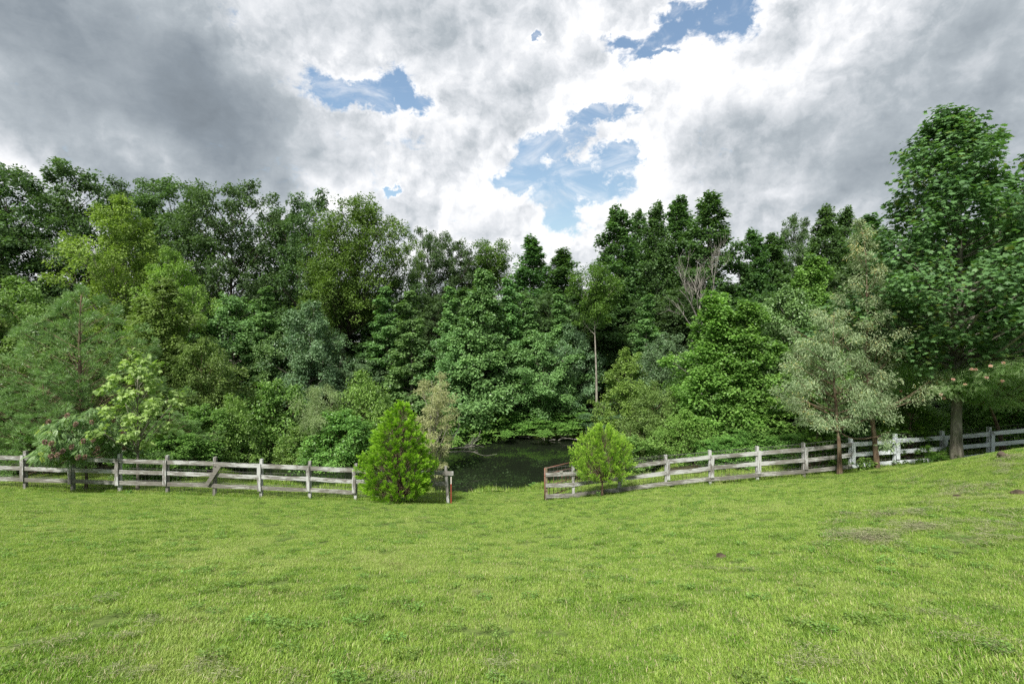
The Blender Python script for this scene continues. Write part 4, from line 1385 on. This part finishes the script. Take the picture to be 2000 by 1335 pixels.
# the mown grass ends where the wood and the water begin
lim = np.where(X > 4, 24.0 - np.clip((X - 4) / 5, 0, 1) * 3.6, 24.0)
ok = in_view(X, Y) & (Zg > -6.985) & (Y < lim + rg.uniform(-.5, .3, X.size))
X, Y, Zg = X[ok], Y[ok], Zg[ok]
pts = np.stack([X, Y, Zg], -1)
lawn_protos = [grass_patch(i, 1500, 0.29, 0.030, 0.075, 0.0048, 0.8) for i in range(8)]
lawn_protos += [grass_patch(8 + i, 130, 0.10, 0.05, 0.11, 0.0065, 1.0) for i in range(3)]     # coarser tufts
for i in range(2):
    r_ = np.random.default_rng(950 + i)
    n_ = 90
    a_ = r_.uniform(0, 6.28, n_); q_ = 0.09 * np.sqrt(r_.uniform(0, 1, n_))
    Pq = np.stack([q_ * np.cos(a_), q_ * np.sin(a_), r_.uniform(0.03, 0.065, n_)], -1)
    Aq = unit(np.stack([np.cos(a_), np.sin(a_), r_.normal(0, .3, n_)], -1)); Nq = unit(np.stack([r_.normal(0, .3, n_), r_.normal(0, .3, n_), np.ones(n_)], -1))
    lawn_protos.append(bpy.data.objects.new('clover_tuft', scatter_leaves('clover_tuft', Pq, Aq, Nq, r_.uniform(0.016, 0.030, n_), 'round', r_.uniform(0, 0.9, n_), M['maple'])))
ntuft = 700
scl = rg.uniform(0.85, 1.2, len(pts)) * (1 + 0.25 * np.sin(X * 1.3 + 1) * np.sin(Y * 1.1))
pick = rg.integers(0, 8, len(pts))
ty = 2.2 + 9 * rg.uniform(0, 1, ntuft) ** 0.8
txx = rg.uniform(-1.1, 1.1, ntuft) * (ty + 1)
pts = np.concatenate([pts, np.stack([txx, ty, ground(txx, ty)], -1)])
scl = np.concatenate([np.clip(scl, .75, 1.4), rg.uniform(0.6, 1.15, ntuft)])
pick = np.concatenate([pick, rg.choice([8, 9, 10, 8, 9, 10, 8, 9, 10, 11, 12], ntuft)])
scatter_object('lawn_grass', 'mown bright green lawn grass with scattered dry blades', lawn_protos, pts, surface_frames(pts, rg), scl, pick)

# longer unmown grass along the fence line, at the water's edge and on the far bank
tall = [grass_patch(20 + i, 240, 0.22, 0.12, 0.30, 0.010, 0.8) for i in range(4)]
P2 = []
for i in range(900):
    x = rg.uniform(-22, 22)
    if -2.6 < x < 1.2: continue
    P2.append((x, FENCE_Y + rg.normal(0.08, 0.10), rg.uniform(0.35, 0.8)))
for i in range(900):
    x = rg.uniform(-17, 9)
    for y in np.arange(23.0, 26, 0.1):
        if gz(x, y) < -6.97:
            P2.append((x, y - rg.uniform(0.0, 0.5), rg.uniform(0.5, 1.4)))
            break
for i in range(500):
    P2.append((rg.uniform(5, 22), rg.uniform(19.4, 22.5), rg.uniform(0.5, 1.0)))
for i in range(700):
    x = rg.uniform(-17, 11)
    for y in np.arange(37.5, 33, -0.1):
        if gz(x, y) < -6.97:
            P2.append((x, y + rg.uniform(0.1, 1.2), rg.uniform(0.5, 1.3)))
            break
P2 = np.array(P2)
pts = np.stack([P2[:, 0], P2[:, 1], ground(P2[:, 0], P2[:, 1])], -1)
scatter_object('tall_grass', 'longer unmown grass along the fence and the pond edge', tall, pts, surface_frames(pts, rg), P2[:, 2], rg.integers(0, 4, len(pts)))


# clippings: dry grass lying in loose windrows
def clipping_patch(i):
    r = np.random.default_rng(300 + i)
    n = 170
    a = r.uniform(0, 2 * pi, n); rr = 0.30 * np.sqrt(r.uniform(0, 1, n))
    P = np.stack([rr * np.cos(a) * 1.6, rr * np.sin(a) * 0.7, 0.02 + 0.05 * r.uniform(0, 1, n) * np.exp(-(rr / 0.2) ** 2)], -1)
    A = unit(np.stack([r.normal(0, 1, n), r.normal(0, 1, n), r.normal(0, 0.15, n)], -1))
    Nn = unit(np.stack([r.normal(0, .4, n), r.normal(0, .4, n), np.ones(n)], -1))
    me = scatter_leaves('clippings', P, A, Nn, r.uniform(0.05, 0.13, n), 'needle', r.uniform(0, 1, n), M['hay'])
    return bpy.data.objects.new('clipping_source', me)


cl = []
spots = [(1985, 905, 30, 10), (1950, 900, 22, 7), (1975, 892, 24, 6), (1960, 912, 40, 9), (1720, 1040, 130, 22), (1880, 1005, 110, 30), (1700, 1052, 40, 5), (1690, 1054, 40, 4), (1790, 1035, 40, 5), (1690, 1052, 50, 9), (1770, 1032, 80, 12), (1780, 1008, 60, 8), (1850, 950, 90, 16), (1930, 1045, 60, 12),
         (1960, 930, 60, 20), (1880, 970, 100, 14), (1700, 1010, 60, 8), (1990, 1035, 30, 10), (1465, 1118, 14, 4), (1408, 1118, 30, 5), (1200, 1115, 60, 8),
         (930, 1165, 70, 10), (140, 1175, 40, 10), (100, 1260, 40, 8), (230, 1250, 40, 8), (330, 1220, 60, 8), (800, 1010, 60, 4), (800, 1325, 60, 20), (1640, 1300, 120, 20), (1900, 1270, 60, 18),
         (1080, 1120, 60, 7), (1810, 1210, 50, 8), (1950, 1265, 50, 12), (500, 1320, 100, 12), (200, 1310, 100, 14), (1010, 1310, 60, 10)]


def hit_ground(px, py):
    """walk out along the line of sight until it meets the ground"""
    y = 2.0
    while y < 24:
        x = (px - 1000) * y / F
        if (HORIZON - py) * y / F <= gz(x, y):
            return x, y
        y += 0.05
    return None


for (px, py, sx, sy) in spots:
    for k in range(int(sx / 9) if py < 1100 and px > 1500 else max(2, int(sx / 25))):
        h_ = hit_ground(px + rg.normal(0, sx * 0.6), py + rg.normal(0, sy * 0.6))
        if h_: cl.append((h_[0], h_[1]))
cl = np.array(cl)
pts = np.stack([cl[:, 0], cl[:, 1], ground(cl[:, 0], cl[:, 1]) + 0.045], -1)
fr_ = surface_frames(pts, rg)
scatter_object('dry_clippings', 'loose dry grass clippings strewn over the lawn, thickest on the right', [clipping_patch(i) for i in range(4)], pts, fr_,
               rg.uniform(0.3, 0.75, len(pts)) * np.where(cl[:, 0] > 5, 1.35, 0.8), rg.integers(0, 4, len(pts)))


# clods of earth and a weathered root mound
def lump_mesh(name, r, seed, flat=0.6, mat=None):
    import bmesh
    bm = bmesh.new()
    bmesh.ops.create_icosphere(bm, subdivisions=3, radius=1)
    g_ = np.random.default_rng(seed)
    k = g_.normal(0, 1, (6, 3)); ph = g_.uniform(0, 6, 6)
    for v in bm.verts:
        c_ = np.array(v.co)
        s = 1 + sum(0.10 * sin(float(np.dot(k[i], c_)) * 2.2 + ph[i]) for i in range(6))
        v.co = Vector(c_ * s * r); v.co.z *= flat
    me = bpy.data.meshes.new(name); bm.to_mesh(me); bm.free()
    me.polygons.foreach_set('use_smooth', np.ones(len(me.polygons), dtype=bool))
    me.materials.append(mat)
    return me


for (px, py, r, lab) in [(1409, 1088, 0.075, 'small dark earth clod alone on the lawn right of centre'), (1700, 1056, 0.09, 'dark clod in the lower end of the clippings on the right'),
                         (1722, 1050, 0.07, 'smaller dark clod just right of the lower clippings clod'), (1872, 970, 0.08, 'brown clod halfway up the right bank'),
                         (1990, 965, 0.12, 'brown clod at the right edge of the lawn'), (1798, 1024, 0.06, 'brown clod in the middle of the clippings row')]:
    h_ = hit_ground(px, py)
    if not h_: continue
    o = link('earth_clod', lump_mesh('earth_clod', r, px, 0.5, M['soil']))
    o.location = (h_[0], h_[1], gz(*h_) + r * 0.25)
    tag(o, lab, 'clod', 'earth clods on the lawn')
h_ = hit_ground(1962, 893) or (15.0, 14.5)
mound = empty('root_mound', (h_[0], h_[1], gz(*h_) - 0.03))
mound.scale = (0.72, 0.72, 0.72)
tag(mound, 'weathered pale root stump on a bare earth mound at the right', 'stump')
o = link('stump', lump_mesh('stump', 0.13, 5, 1.0, M['stump']), mound); o.location = (0.0, 0.1, 0.10); o.rotation_euler = (0.2, -0.3, 0); o.scale = (0.8, 0.9, 1.2)
mb = MB(); mb.tube([(-0.05, 0.08, 0.12), (0.12, 0, 0.10), (0.35, -0.12, 0.04), (0.62, -0.22, 0.0), (0.95, -0.30, -0.10)], [0.10, 0.085, 0.075, 0.06, 0.04], 7); mb.build('root', M['stump'], mound)
mb = MB(); mb.tube([(0.05, 0.05, 0.10), (0.22, -0.15, 0.06), (0.40, -0.36, -0.02), (0.55, -0.60, -0.12)], [0.08, 0.06, 0.05, 0.03], 7); mb.build('root', M['stump'], mound)
o = link('earth', lump_mesh('earth', 0.50, 11, 0.22, M['soil']), mound); o.location = (0.3, -0.3, -0.08); o.scale = (1.7, 0.9, 1)

# broad-leaved weeds by the fence
for (px, py, d, wpx, hpx, lab) in [(1694, 912, 18.9, 26, 22, 'light green broad-leaved weed by the right silvery trunk'),
                                   (1045, 951, 22.9, 22, 14, 'bright leafy weed at the water left of the pipe gate'),
                                   (251, 960, 19.0, 8, 7, 'tiny weed at the fence between sumac and sapling'),
                                   (1172, 966, 18.9, 12, 8, 'small weed under the light juniper'),
                                   (905, 955, 23.0, 40, 12, 'leafy weeds clump at the water right of the red post')]:
    x = (px - 1000) * d / F
    t = empty('weed', (x, d, gz(x, d) - 0.02), px * 0.1)
    W = wpx * d / F; Hh = hpx * d / F * 1.25
    r = np.random.default_rng(px)
    n = int(60 + 3 * wpx)
    a_ = r.uniform(0, 6.28, n); rr = np.sqrt(r.uniform(0, 1, n)) * W / 2
    P = np.stack([rr * np.cos(a_), rr * np.sin(a_), r.uniform(0.1, 0.95, n) * Hh * (1 - (rr / W) ** 2)], -1)
    A = unit(np.stack([np.cos(a_), np.sin(a_), r.normal(0.1, .3, n)], -1))
    Nn = unit(np.stack([r.normal(0, .4, n), r.normal(0, .4, n), np.ones(n)], -1))
    link('leaves', scatter_leaves('weed_leaves', P, A, Nn, r.uniform(0.6, 1.2, n) * min(0.13, Hh * 0.4), 'round', r.uniform(0, 1, n), M['bush']), t)
    mb = MB()
    for i in range(5):
        mb.tube([(0, 0, -0.02), (P[i][0] * 0.4, P[i][1] * 0.4, Hh * 0.5), (P[i][0] * 0.8, P[i][1] * 0.8, Hh * 0.85)], 0.006, 4)
    mb.build('stems', M['bush'], t)
    tag(t, lab, 'weed', 'weeds along the fence and pond')
